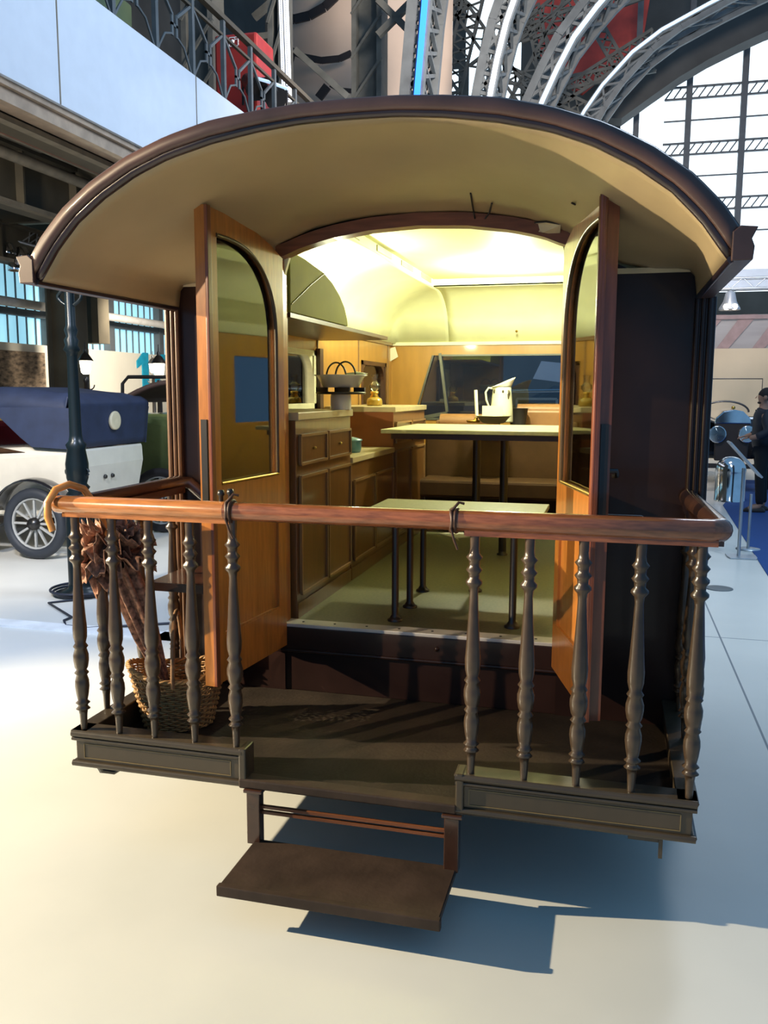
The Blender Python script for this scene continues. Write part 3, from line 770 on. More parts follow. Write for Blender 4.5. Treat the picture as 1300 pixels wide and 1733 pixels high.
# radiator shell, bonnet
MB().prism([(xc - .27, .55), (xc + .27, .55), (xc + .29, 1.25), (xc + .18, 1.37), (xc, 1.40), (xc - .18, 1.37), (xc - .29, 1.25)], 'y', yC, yC + .12).build('radiator', 'soft_black', t, bevel=.02)
MB().prism([(xc - .30, 1.2), (xc + .30, 1.2), (xc + .28, 1.3), (xc + .16, 1.42), (xc, 1.45), (xc - .16, 1.42), (xc - .28, 1.3)], 'y', yC - .01, yC + 1.3).build('bonnet', 'chrome', t, bevel=.02)
MB().box(xc - .6, xc + .6, yC + 1.3, yC + 3.2, .5, 1.3).build('body', 'car_black', t, bevel=.05)
MB().lathe([(0, 0), (.035, .01), (.03, .05), (0, .06)], (xc, yC + .05, 1.45), 8).build('radiator_cap', 'brass', t)
mb = MB().tube(arc((xc, yC + 1.25, 1.38), .42, 0, 180, 16, ry=.2), .02, 6); mb.build('steering_wheel', 'black_iron', t)
for s_, P_ in ((-1, cl), (1, cr_)):
    h = MB().lathe([(0, .14), (.08, .12), (.14, .02), (.15, -.03), (.135, -.03)], P_, 18, 'y').build('headlamp', 'chrome', t)
    MB().lathe([(0, -.06), (.08, -.05), (.135, -.025)], P_, 18, 'y').build('lens', 'clear_glass', h)
    wheel('wheel', t, (xc + s_ * .62, yC + .3, .38), .38, 'x', rim='soft_black', tyre='soft_black')
    mb = MB(); mb.grid(lambda u, v: (xc + s_ * (.5 + .28 * v), yC + .3 - .5 * math.cos(PI * u), .40 + .48 * math.sin(PI * u)), 12, 3); mb.build('mudguard', 'car_black', t, solid=.02)
MB().tube([(xc - .65, yC + 1.4, 1.25), (xc - .65, yC + 1.4, 2.0)], .012, 6).tube([(xc + .65, yC + 1.4, 1.25), (xc + .65, yC + 1.4, 2.0), (xc - .65, yC + 1.4, 2.0)], .012, 6).build('windscreen_frame', 'black_iron', t)
MB().box(xc - .55, xc + .55, yC - .02, yC + .05, .42, .5).build('axle', 'soft_black', t)

c = at(1234, 848, z=0)
hb = at(1234, 772, y=c.y).z
t = thing('litter_bin', 'chrome domed litter bin beside the blue carpet', 'bin', (c.x, c.y, 0))
rb = .235
MB().lathe([(rb, 0), (rb, .03), (rb * .98, .035), (rb * .98, hb - .24)], (c.x, c.y, 0), 28).build('bin_body', 'chrome', t)
MB().lathe([(rb, hb - .25)] + [(rb * math.cos(a), hb - .22 + .22 * math.sin(a)) for a in [i * PI / 16 for i in range(9)]], (c.x, c.y, 0), 28).build('bin_dome', 'chrome', t)

c = at(1255, 943, z=0)
t = thing('sign_stand', 'slim grey information stand with tilted panel on the blue floor', 'sign stand', (c.x, c.y, 0))
ztop = at(1246, 792, y=c.y).z
MB().prism([(c.x - .13, c.y - .15), (c.x + .13, c.y - .15), (c.x + .15, c.y - .05), (c.x + .15, c.y + .12), (c.x - .15, c.y + .12), (c.x - .15, c.y - .05)], 'z', 0, .015).build('base_plate', 'metal_grey', t, bevel=.004)
MB().tube([(c.x - .03, c.y, .015), (c.x - .03, c.y, ztop)], .018, 10).build('pole', 'metal_grey', t)
a, b = at(1236, 747, y=c.y), at(1289, 806, y=c.y)
u_ = (b - a); nn = Vector((u_.z, 0, -u_.x)).normalized() * .018
MB().hexa([a + Vector((0, -.12, 0)), b + Vector((0, -.12, 0)), b + Vector((0, .2, 0)), a + Vector((0, .2, 0))], [a + nn + Vector((0, -.12, 0)), b + nn + Vector((0, -.12, 0)), b + nn + Vector((0, .2, 0)), a + nn + Vector((0, .2, 0))]).build('panel', 'metal_grey', t)
c2 = at(1266, 930, z=0)
tag(MB().tube([(c2.x, c2.y, .0), (c2.x, c2.y, .62)], .016, 8).lathe([(.13, 0), (.13, .012), (0, .014)], (c2.x, c2.y, 0), 14).build('barrier_post', 'metal_grey'), 'short grey barrier post behind the information stand', 'post')
tag(MB().lathe([(.12, 0), (.12, .004), (.10, .005), (0, .005)], at(1217, 996, z=0) , 20).build('floor_socket', 'hall_iron_grey'), 'round metal socket cover set in the floor', 'floor socket')

# visitor
def skin_mesh(name, verts, edges, mat, parent, origin, sub=2, root=0):
    me = bpy.data.meshes.new(name); me.from_pydata([Vector(v[:3]) - origin for v in verts], edges, [])
    me.materials.append(MATS[mat]); o = bpy.data.objects.new(name, me); col.objects.link(o)
    if parent is not None: o.parent = parent; o.location = origin - WORLD[parent.name]
    else: o.location = origin
    WORLD[o.name] = origin
    s = o.modifiers.new('skin', 'SKIN'); s.use_smooth_shade = True
    for i, v in enumerate(verts):
        r_ = v[3]; me.skin_vertices[0].data[i].radius = r_ if isinstance(r_, tuple) else (r_, r_)
    me.skin_vertices[0].data[root].use_root = True
    b = o.modifiers.new('sub', 'SUBSURF'); b.levels = sub; b.render_levels = sub
    return o
pc = at(1283, 866, z=0); H_ = 1.80
pt = thing('person', 'man in dark puffer jacket and black trousers standing by the car, looking left', 'person', (pc.x, pc.y, 0))
X, Y = pc.x, pc.y
V = [(X, Y, .98, (.06, .07)), (X, Y, 1.15, (.08, .10)), (X - .01, Y, 1.38, (.10, .15)), (X, Y, 1.5, (.075, .10)), (X - .01, Y, 1.57, (.055, .055)), (X - .03, Y, 1.66, (.085, .08)), (X - .02, Y, 1.74, (.085, .08)),
     (X, Y - .09, .86, .06), (X - .02, Y - .11, .50, .05), (X + .0, Y - .11, .09, .045), (X - .17, Y - .12, .05, (.035, .045)),
     (X, Y + .09, .86, .06), (X + .04, Y + .12, .50, .05), (X + .08, Y + .12, .09, .045), (X - .09, Y + .12, .05, (.035, .045)),
     (X, Y - .21, 1.42, .07), (X + .03, Y - .28, 1.17, .052), (X - .16, Y - .26, 1.10, .04), (X - .22, Y - .24, 1.09, .035),
     (X, Y + .21, 1.42, .07), (X + .03, Y + .28, 1.17, .052), (X - .16, Y + .24, 1.10, .04), (X - .22, Y + .2, 1.09, .035)]
E_ = [(0, 1), (1, 2), (2, 3), (3, 4), (4, 5), (5, 6), (0, 7), (7, 8), (8, 9), (9, 10), (0, 11), (11, 12), (12, 13), (13, 14), (2, 15), (15, 16), (16, 17), (17, 18), (2, 19), (19, 20), (20, 21), (21, 22)]
skin_mesh('body', V, E_, 'skin', pt, Vector((X, Y, 0)))
J = [(X, Y, .86, (.18, .215)), (X, Y, 1.15, (.155, .19)), (X - .01, Y, 1.36, (.165, .21)), (X, Y, 1.49, (.10, .13)), (X, Y, 1.54, (.075, .08)),
     (X, Y - .21, 1.42, .092), (X + .03, Y - .28, 1.18, .072), (X - .14, Y - .27, 1.10, .06), (X, Y + .21, 1.42, .092), (X + .03, Y + .28, 1.18, .072), (X - .14, Y + .25, 1.10, .06)]
skin_mesh('jacket', J, [(0, 1), (1, 2), (2, 3), (3, 4), (2, 5), (5, 6), (6, 7), (2, 8), (8, 9), (9, 10)], 'jacket', pt, Vector((X, Y, 0)))
T_ = [(X, Y, 1.02, (.15, .19)), (X, Y - .10, .86, .115), (X - .02, Y - .11, .50, .078), (X, Y - .11, .10, .062), (X, Y + .10, .86, .115), (X + .04, Y + .12, .50, .078), (X + .08, Y + .12, .10, .062)]
skin_mesh('trousers', T_, [(0, 1), (1, 2), (2, 3), (0, 4), (4, 5), (5, 6)], 'trousers', pt, Vector((X, Y, 0)))
for dy, dx in ((-.11, 0), (.12, .08)):
    MB().lathe([(0, 0), (.9, 0), (1, .25), (.85, .6), (.3, 1), (0, 1)], (0, 0, 0), 14).v
    mb = MB(Matrix.Translation((X + dx - .07, Y + dy, 0)) @ Matrix.Diagonal((.155, .055, .095, 1))); mb.lathe([(0, 0), (.95, 0), (1, .3), (.85, .65), (.4, 1), (0, 1.02)], (0, 0, 0), 16); mb.build('shoe', 'shoe', pt)
hd = MB(Matrix.Translation((X + .008, Y, 1.70)) @ Matrix.Rotation(math.radians(28), 4, 'Y') @ Matrix.Diagonal((.100, .090, .118, 1))); hd.lathe([(math.cos(a), math.sin(a)) for a in [-.35 + i * (PI / 2 + .35) / 12 for i in range(13)]], (0, 0, 0), 18); hd.build('hair', 'hair', pt)
mb = MB().add([(X - .115, Y - .014, 1.66), (X - .115, Y + .014, 1.66), (X - .105, Y, 1.70), (X - .14, Y, 1.655)], [(0, 1, 3), (0, 3, 2), (1, 2, 3), (0, 2, 1)]); mb.build('nose', 'skin', pt)
mb = MB(Matrix.Translation((X - .055, Y, 1.595)) @ Matrix.Diagonal((.045, .05, .022, 1))); mb.lathe([(math.cos(a), math.sin(a)) for a in [-PI / 2 + i * PI / 8 for i in range(9)]], (0, 0, 0), 14); mb.build('beard', 'hair', pt)
MB().lathe([(0, -.035), (.02, -.03), (.03, 0), (.02, .03), (0, .035)], (X - .005, Y - .088, 1.665), 8).build('ear', 'skin', pt)
for s_ in (-1, 1):
    hb_ = Vector((X - .22, Y + s_ * .22 - .01, 1.09))
    mb = MB()
    for k in range(4): mb.tube([hb_ + Vector((-.02, (k - 1.5) * .018, 0)), hb_ + Vector((-.07, (k - 1.5) * .02, -.01)), hb_ + Vector((-.095 + .005 * abs(k - 1), (k - 1.5) * .02, -.035))], [.010, .009, .007], 6)
    mb.tube([hb_ + Vector((0, -.03 * s_, .01)), hb_ + Vector((-.04, -.05 * s_, .0)), hb_ + Vector((-.06, -.05 * s_, -.02))], [.012, .010, .008], 6)
    mb.build('fingers', 'skin', pt)

# ================================================================== THE CARAVAN
ZP, ZC, ZB, ZR = .365, .4716, .335, 1.318     # deck, curb top, apron bottom, rail centre
YW, YE = .90, 4.64
ZF = .68
CV = thing('caravan', 'brown vintage caravan with open balcony, vaulted roof and open glazed doors', 'caravan', (0, 2.2, 0))
def part(mb, name, mat, parent=None, **k): return mb.build(name, mat, parent or CV, **k)

# deck
d = MB().box(-1.06, 1.06, 0.0, .92, ZP - .03, ZP)
dk = part(d, 'balcony_deck', 'deck_boards', bevel=.004)
lip = MB().box(-.43, .35, -.03, .03, ZB + .0, ZP + .004)
MB.build(lip, 'deck_lip', 'platform_paint', dk, bevel=.006)
# aprons (curbs) front left, front right, sides
def apron_x(x0, x1, name, lab):
    o = part(MB().box(x0, x1, -.012, .05, ZB + .005, ZC - .004), name, 'apron_paint', bevel=.003, label=lab)
    mold = MB()
    for z, r in ((ZC - .010, .013), (ZC - .030, .008), (ZB + .012, .012)):
        mold.tube([(x0 - .012, -.016, z), (x1 + .012, -.016, z)], r, 8)
    mold.box(x0 - .015, x1 + .015, -.022, .06, ZC - .006, ZC + .004)
    mold.build('molding', 'apron_paint', o, bevel=.003)
    fr = MB(); a, b, c_, d_ = x0 + .035, x1 - .035, ZB + .034, ZC - .048
    for (p, q) in (((a, c_), (b, c_)), ((b, c_), (b, d_)), ((b, d_), (a, d_)), ((a, d_), (a, c_))):
        fr.bar((p[0], -.0135, p[1]), (q[0], -.0135, q[1]), .0022, .0022)
    fr.build('gilt_line', 'gold_line', o)
    return o
apron_x(-1.09, -.43, 'balcony_curb', 'left front curb panel')
apron_x(.355, 1.09, 'balcony_curb', 'right front curb panel')
for x0 in (-.43, .345):
    part(MB().box(x0, x0 + .028, -.026, .055, ZB - .004, ZC + .006), 'curb_post', 'apron_paint', bevel=.006)
for s in (-1, 1):
    o = part(MB().box(min(s * 1.05, s * 1.09), max(s * 1.05, s * 1.09), .05, .90, ZB + .005, ZC - .004), 'balcony_curb', 'apron_paint', bevel=.003, label='side curb panel')
    MB().tube([(s * 1.095, -.01, ZC - .01), (s * 1.095, .9, ZC - .01)], .013, 8).tube([(s * 1.095, -.01, ZB + .012), (s * 1.095, .9, ZB + .012)], .012, 8).box(min(s * 1.04, s * 1.105), max(s * 1.04, s * 1.105), -.02, .9, ZC - .006, ZC + .004).build('molding', 'apron_paint', o, bevel=.003)
part(MB().tube([(-1.02, .02, ZB + .0), (-1.02, .04, ZB - .035), (-.99, .07, ZB - .05), (-.94, .12, ZB - .02)], .012, 6), 'deck_bracket', 'black_iron')
part(MB().box(.90, 1.0, -.0, .04, ZB - .02, ZB).bar((1.0, .0, ZB), (1.0, .0, ZB - .07), .012), 'deck_bracket', 'apron_paint')
# under frame
part(MB().box(-.9, -.8, 1.3, 4.6, ZB - .1, ZB).box(.8, .9, 1.3, 4.6, ZB - .1, ZB).box(-1.0, 1.0, .9, 4.6, ZB - .02, ZB + .02), 'chassis', 'black_iron')
for x in (-.88, .88):
    for y in (2.2, 3.2):
        wh = part(MB().lathe([(.2, -.06), (.26, -.07), (.30, -.04), (.30, .04), (.26, .07), (.2, .06)], (x, y, .30), 24, 'x'), 'wheel', 'tyre')
        MB().lathe([(0, -.04), (.2, -.03), (.2, .03), (0, .04)], (x, y, .30), 20, 'x').build('hub', 'car_black', wh)

# balusters
bp = [(.011, 0), (.012, .02), (.014, .075), (.017, .10), (.026, .103), (.018, .113), (.018, .123), (.026, .131), (.017, .142), (.022, .17), (.026, .21), (.025, .235), (.019, .262), (.026, .272), (.018, .285), (.024, .30), (.028, .33), (.028, .355), (.021, .385), (.027, .395), (.019, .41), (.025, .44), (.026, .48), (.022, .55), (.016, .68), (.0135, .755), (.016, .775), (.027, .79), (.027, .80), (.017, .812), (.018, .83), (.027, .845), (.017, .86), (.018, .88), (.027, .895), (.017, .91), (.015, .93), (.0165, 1)]
hB = ZR - .03 - ZC
def railing_group(name, lab): return None
rail = part(MB().tube([(-1.135, 0, ZR), (-1.12, 0, ZR), (-.47, 0, ZR)], [.030, .033, .033], 16).box(-1.10, -.45, -.018, .018, ZR - .042, ZR - .026), 'handrail', 'rail_wood_lit', label='left front handrail')
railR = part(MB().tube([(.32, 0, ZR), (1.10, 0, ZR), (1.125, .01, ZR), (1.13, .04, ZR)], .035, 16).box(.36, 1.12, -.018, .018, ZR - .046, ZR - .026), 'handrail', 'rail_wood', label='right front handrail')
part(MB().tube([(-.47, 0, ZR), (.32, 0, ZR)], .0325, 16), 'gate_bar', 'rail_wood', label='removable centre handrail bar')
for x in (-.455, .32):
    sp = MB().tube([(x + .004 * math.sin(k), .037 * math.cos(k * PI / 8), ZR + .037 * math.sin(k * PI / 8)) for k in range(16)], .006, 6, closed=True)
    sp.tube([(x + .012, .037 * math.cos(k * PI / 8), ZR + .037 * math.sin(k * PI / 8)) for k in range(16)], .006, 6, closed=True)
    sp.tube([(x, -.02, ZR + .035), (x + .02, -.01, ZR + .06), (x + .035, 0, ZR + .055)], .005, 6)
    sp.tube([(x, -.036, ZR - .02), (x + .01, -.03, ZR - .06), (x + .02, -.02, ZR - .09)], .004, 6)
    part(sp, 'leather_tie', 'leather_strap')
# latch knobs at the left end of the gate bar
part(MB().lathe([(.008, 0), (.008, .02), (.014, .025), (.010, .04), (0, .042)], (-.49, .01, ZR + .03), 10).lathe([(.008, 0), (.008, .02), (.014, .025), (.010, .04), (0, .042)], (-.455, .01, ZR + .035), 10), 'rail_latch', 'black_iron')
sL = part(MB().tube([(-1.10, .02, ZR), (-1.10, .55, ZR), (-1.10, .86, ZR), (-1.06, .885, ZR - .01), (-1.0, .885, ZR - .06), (-.92, .885, ZR - .12)], [.024, .026, .028, .03, .028, .024], 12).box(-1.13, -1.07, .02, .86, ZR - .05, ZR - .02), 'side_handrail', 'dark_rail')
sR = part(MB().tube([(1.13, .02, ZR), (1.13, .1, ZR), (1.10, .87, ZR)], .033, 14).box(1.08, 1.14, .02, .86, ZR - .05, ZR - .02), 'side_handrail', 'dark_rail')
proto = None
bl = []
for x in (-1.061, -.913, -.768, -.608, -.447): bl.append((x, 0, rail))
for x in (.392, .566, .732, .903, 1.077): bl.append((x, 0, railR))
for y in (.215, .50, .78):
    bl.append((-1.10, y, sL)); bl.append((1.10, y, sR))
me_b = None
for (x, y, par) in bl:
    if proto is None:
        proto = MB().lathe([(r * 1.0, z * hB) for r, z in bp], (x, y, ZC), 16).build('baluster', 'baluster_paint', par)
        proto_me = proto.data; proto_off = Vector((x, y, ZC)) - WORLD[proto.name]
    else:
        o = bpy.data.objects.new('baluster', proto_me); col.objects.link(o); o.parent = par
        o.location = Vector((x, y, ZC)) - proto_off - WORLD[par.name]; WORLD[o.name] = Vector((x, y, ZC))
# fold-down shelf on the left
sh = part(MB().box(-.99, -.66, .34, .72, .94, .962), 'folding_shelf', 'dark_rail', bevel=.006)
MB().box(-.99, -.66, .335, .345, .935, .968).build('shelf_edge', 'body_brown', sh)
MB().box(-.90, -.78, .70, .90, .92, .955).bar((-.82, .5, .94), (-.82, .88, .60), .03).box(-.84, -.80, .86, .90, .5, .94).lathe([(.05, 0), (.07, .02), (.02, .05), (.02, .09)], (-.82, .84, .64), 12).build('shelf_bracket', 'black_iron', sh)

# entrance step
tz = .14
stp = part(MB().box(-.375, .352, -.315, -.005, tz - .022, tz), 'entrance_step', 'platform_paint', bevel=.004)
MB().box(-.38, .357, -.325, -.30, tz - .034, tz + .002).build('step_nosing', 'platform_paint', stp, bevel=.004)
for x in (-.40, .31):
    MB().box(x, x + .05, -.03, .01, tz - .01, ZB).box(x - .008, x + .062, -.04, .02, ZB - .012, ZB).build('hanger', 'dark_rail', stp, bevel=.003)
for z in (.262, .242): MB().bar((-.36, 0, z), (.32, 0, z), .014, .010).build('crossbar', 'beam_wood', stp)

# rear wall with door opening
ARCH = [(-.61, 2.288), (-.5, 2.330), (-.375, 2.362), (-.2, 2.388), (0, 2.398), (.2, 2.390), (.375, 2.366), (.5, 2.338), (.61, 2.292)]
def archz(x): return interp(ARCH, max(-.61, min(.61, x)))
rw_ = MB()
rw_.prism([(-1.10, ZP), (-.61, ZP), (-.61, 2.36), (-.72, 2.26), (-.85, 2.20), (-1.10, 2.19)], 'y', YW, YW + .05)
rw_2 = MB().prism([(1.10, ZP), (.61, ZP), (.61, 2.36), (.72, 2.26), (.85, 2.20), (1.10, 2.19)], 'y', YW, YW + .05)
rwo = part(rw_, 'rear_wall', 'body_brown', label='dark brown rear wall panel left of the doors')
part(rw_2, 'rear_wall', 'body_brown', label='dark brown rear wall panel right of the doors')
MB().box(-1.08, -.61, YW - .012, YW, 2.185, 2.205).box(.61, 1.08, YW - .012, YW, 2.185, 2.205).build('wall_bead', 'cream_edge', rwo)
ln = MB()
for s in (-1, 1):
    ln.tube([(s * .95, YW - .002, .9), (s * .95, YW - .002, 1.22), (s * .93, YW - .002, 1.235), (s * .78, YW - .002, 1.235)], .0018, 5)
ln.build('pinstripe', 'metal_grey', rwo)
for s in (-1, 1):
    cp = MB().box(min(s * 1.09, s * 1.16), max(s * 1.09, s * 1.16), YW - .02, YW + .09, ZP, 2.09)
    cpo = part(cp, 'corner_post', 'body_brown', bevel=.006)
    fl_ = MB()
    for k, dx in enumerate((1.10, 1.122, 1.146)): fl_.tube([(s * dx, YW - .022, ZC), (s * dx, YW - .022, 2.09)], .009, 8)
    fl_.tube([(s * 1.163, YW, ZC), (s * 1.163, YW, 2.09)], .008, 8)
    fl_.build('fluting', 'post_brown_lit' if s < 0 else 'body_brown', cpo)
# plinth under the threshold
part(MB().box(-.62, .62, YW - .02, YW + .06, .562, ZF - .012).tube([(-.62, YW - .022, .562), (.62, YW - .022, .562)], .008, 8).box(-.62, .62, YW + .01, YW + .06, ZP, .562), 'door_sill', 'body_brown', bevel=.003)
th = part(MB().box(-.61, .61, YW - .012, YW + .075, ZF - .014, ZF + .003), 'threshold_strip', 'aluminium', bevel=.003)
sm_ = MB()
for k in range(8): sm_.lathe([(.006, 0), (.006, .002), (.0, .003)], (-.53 + k * .15, YW + .03, ZF + .003), 8)
sm_.build('screw', 'black_iron', th)
part(MB().lathe([(.012, 0), (.010, -.008), (0, -.010)], (.10, YW - .02, .62), 10, 'y'), 'bolt', 'body_brown')
# door frame: arch beam + jambs
N = 24
xs = [-.62 + 1.24 * i / N for i in range(N + 1)]
bm_ = MB().strip([(x, archz(x)) for x in xs], [(x, archz(x) + .052) for x in xs], .075, 'y', YW - .03)
bmo = part(bm_, 'door_frame', 'beam_wood')
MB().box(-.635, -.605, YW - .01, YW + .06, ZF, 2.30).build('jamb', 'door_wood', bmo, bevel=.003)
MB().box(.605, .635, YW - .01, YW + .06, ZF, 2.30).build('jamb', 'door_wood', bmo, bevel=.003)

wf = [-1.04 + 2.08 * i / 40 for i in range(41)]
part(MB().strip([(x, archz(x) + .03 if abs(x) < .61 else 2.17) for x in wf], [(x, max(2.2, interp([(0, 2.56), (.3, 2.545), (.6, 2.49), (.75, 2.44), (.88, 2.365), (1.04, 2.2)], abs(x)))) for x in wf], .02, 'y', YW + .035), 'arch_light_block', 'cabin_cream')  # filler added to stop cabin light leaking above the door arch
# doors
def door(hx, free, s, lab):
    """local u from hinge to free edge, local y thickness; s=-1 left, +1 right"""
    h = Vector((hx, YW - .02, 0)); f = Vector((free[0], free[1], 0)); dvec = (f - h); W = .60; dvec.normalize()
    nrm = Vector((-dvec.y, dvec.x, 0)) * (1)
    xf = Matrix.Translation(h) @ Matrix((dvec, nrm, Vector((0, 0, 1)))).transposed().to_4x4()
    zb0 = .585; T = .019
    top = lambda u: archz(-.60 + u) - .004
    gz0, gz1 = 1.372, None
    root = MB(xf)
    us = [W * i / 20 for i in range(21)]
    root.prism([(0, zb0), (.062, zb0), (.062, top(.062)), (0, top(0))], 'y', -T, T)
    root.prism([(W - .07, zb0), (W, zb0), (W, top(W)), (W - .07, top(W - .07))], 'y', -T, T)
    root.box(.062, W - .07, -T, T, 1.235, gz0).box(.062, W - .07, -T, T, zb0, .77)
    u0, u1 = .062, W - .07
    def g(u):
        t = (u - u0) / (u1 - u0); return 1.93 + (top(u1) - .085 - 1.93) * max(0, 1 - (1 - t) ** 2.8) ** .42
    uu_ = [u0 + (u1 - u0) * (i / 24) ** 1.8 for i in range(25)]
    root.strip([(u, g(u)) for u in uu_], [(u, top(u)) for u in uu_], 2 * T, 'y', -T)
    o = part(root, 'door_leaf', 'door_wood', label=lab)
    # glass
    gm = MB(xf); gp = [(u1, gz0), (u0, gz0)] + [(u, g(u)) for u in uu_]
    gm.prism(gp, 'y', -.002, .002); gm.build('door_glass', 'door_glass', o)
    mo = MB(xf)
    for yy in (-T, T):
        mo.tube([(u0 + .004, yy, gz0 + .003)] + [(u + .004, yy, g(u) - .006) for u in uu_], .0085, 6)
        
    mo.build('glass_bead', 'dark_molding', o)
    mo = MB(xf)
    for yy in (-T, T): mo.tube([(u0, yy, gz0), (u1, yy, gz0)], .007, 6)
    mo.build('glass_sill_bead', 'brass', o)
    pn = MB(xf).box(u0, u1, -.008, .008, .77, 1.235); pn.build('lower_panel', 'door_wood', o)
    mo = MB(xf)
    for yy in (-.012, .012):
        for a_, b_ in (((u0, .775), (u1, .775)), ((u1, .775), (u1, 1.23)), ((u1, 1.23), (u0, 1.23)), ((u0, 1.23), (u0, .775))):
            mo.bar((a_[0], yy, a_[1]), (b_[0], yy, b_[1]), .012, .012)
    mo.build('panel_molding', 'door_wood', o)
    am_ = MB(xf)
    am_.box(W, W + .012, -T - .004, T + .004, zb0, top(W))
    am_.build('edge_strip', 'door_wood' if s < 0 else 'door_wood_red', o, label='plain edge strip')
    if s > 0:
        am_ = MB(xf); 
        am_.box(W - .012, W + .03, -T - .014, -T, zb0, top(W) + .02).tube([(W + .02, -T - .016, zb0), (W + .02, -T - .016, top(W) + .02)], .010, 8).tube([(W + .0, -T - .016, zb0), (W + .0, -T - .016, top(W) + .02)], .007, 8)
        am_.build('astragal', 'door_wood_red', o, bevel=.003, label='dark red meeting bead')
    else:
        am_ = MB(xf); am_.box(W - .012, W + .016, T, T + .014, zb0, top(W)).build('astragal', 'door_wood_red', o, bevel=.003)
    # lock, handle, keepers
    lk = MB(xf).box(W + .011, W + .018, -.013, .013, 1.30, 1.62); lk.build('lock_plate', 'black_iron', o)
    sgn = 1 if s < 0 else -1
    if s > 0:
        hn = MB(xf).tube([(W - .035, T, 1.46), (W - .035, T + .04, 1.46), (W - .06, T + .05, 1.44), (W - .10, T + .05, 1.435)], .008, 8).box(W - .05, W - .02, T, T + .006, 1.39, 1.52)
        hn.build('handle', 'black_iron', o)
    for zz_ in (.85, 2.1): MB(xf).lathe([(.009, zz_ - .04), (.009, zz_ + .04)], (0, -.022 * sgn, 0), 8).build('hinge', 'brass', o)
    return o
door(-.61, (-.672, .30), -1, 'left open glazed door')
door(.61, (.775, .30), 1, 'right open glazed door')

# roof
OUT = [(0, 2.588), (.15, 2.586), (.3, 2.575), (.45, 2.558), (.6, 2.522), (.75, 2.468), (.88, 2.398), (.99, 2.318), (1.07, 2.235), (1.12, 2.165)]
INN = [(0, 2.538), (.15, 2.536), (.3, 2.522), (.45, 2.498), (.6, 2.462), (.72, 2.416), (.84, 2.350), (.94, 2.278), (1.02, 2.195), (1.07, 2.125), (1.098, 2.087)]
BCK = [(0, 2.452), (.15, 2.450), (.3, 2.436), (.45, 2.408), (.6, 2.352), (.70, 2.285), (.82, 2.225), (.94, 2.203), (1.04, 2.200), (1.085, 2.19), (1.10, 2.087)]
def mirror(T): return [(-a, b) for a, b in T[::-1]] + T[1:]
O2, I2, B2 = mirror(OUT), mirror(INN), mirror(BCK)
def resample(T, n):
    # by arc length
    L = [0]
    for (a, b), (c, d) in zip(T, T[1:]): L.append(L[-1] + math.hypot(c - a, d - b))
    out = []
    for i in range(n + 1):
        s = L[-1] * i / n; k = 0
        while k < len(L) - 2 and L[k + 1] < s: k += 1
        t = (s - L[k]) / (L[k + 1] - L[k]); out.append((T[k][0] + (T[k + 1][0] - T[k][0]) * t, T[k][1] + (T[k + 1][1] - T[k][1]) * t))
    return out
n = 60
Or, Ir, Br = resample(O2, n), resample(I2, n), resample(B2, n)
YF = -.10
fa = MB()
prof = [(YF + .05, 0.0, 0), (YF + .004, .0, 0), (YF - .004, .08, 0), (YF - .007, .35, 0), (YF - .006, .6, 0), (YF - .002, .64, 0), (YF + .004, .66, 0)]
def fpt(u, v):
    i = int(round(u * n)); j = int(round(v * (len(prof) - 1))); y_, k, _ = prof[j]
    a, b = Or[i], Ir[i]; return (a[0] + (b[0] - a[0]) * k, y_, a[1] + (b[1] - a[1]) * k)
fa.grid(fpt, n, len(prof) - 1)
roof = part(MB().grid(lambda u, v: (Or[int(round(u * n))][0] * 1.0, YF + .02 + (1.08) * v, Or[int(round(u * n))][1]), n, 4), 'roof', 'fascia', solid=.02)
part(MB().grid(lambda u, v: (Or[int(round(u * n))][0] * 1.03, .97 + 3.95 * v, Or[int(round(u * n))][1] + .09), n, 4).strip(Or, [(a * 1.03, b + .1) for a, b in Or], .01, 'y', .965), 'cabin_roof', 'fascia', solid=.02)
fa.build('roof_fascia', 'fascia', roof, solid=.01)
fb = MB()
prof2 = [(YF + .004, .66), (YF + .003, .80), (YF + .006, 1.0), (YF + .021, 1.0)]
fb.grid(lambda u, v: (lambda i, j: (Or[i][0] + (Ir[i][0] - Or[i][0]) * prof2[j][1], prof2[j][0], Or[i][1] + (Ir[i][1] - Or[i][1]) * prof2[j][1]))(int(round(u * n)), int(round(v * 3))), n, 3)
fb.build('fascia_bead', 'fascia_dark', roof, solid=.006)
def lin_pt(u, v):
    i = int(round(u * n)); a, b = Ir[i], Br[i]; s = v; e = s * s * (3 - 2 * s) * .5 + s * .5
    sag = .010 * math.sin(v * 9 + a[0] * 4) * (1 - abs(a[0]) / 1.2)
    return (a[0] + (b[0] - a[0]) * e, YF + .02 + (YW - .0 - YF - .02) * v, a[1] + (b[1] - a[1]) * e + sag * math.sin(PI * v))
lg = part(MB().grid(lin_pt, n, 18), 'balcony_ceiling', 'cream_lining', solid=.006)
# gutter / cornice at both eaves
for s in (-1, 1):
    X0 = 1.10
    poly = [(s * 1.10, 2.083), (s * 1.155, 2.083), (s * 1.158, 2.12), (s * 1.15, 2.14), (s * 1.165, 2.172), (s * 1.12, 2.176), (s * 1.10, 2.16)]
    MB().prism(poly, 'y', YF - .015, 4.9).build('gutter', 'fascia', roof, bevel=.003)
for s in (-1, 1): MB().tube([(s * 1.10, YF, 2.088), (s * 1.10, YW, 2.088)], .010, 8).build('eave_bead', 'fascia_dark', roof)
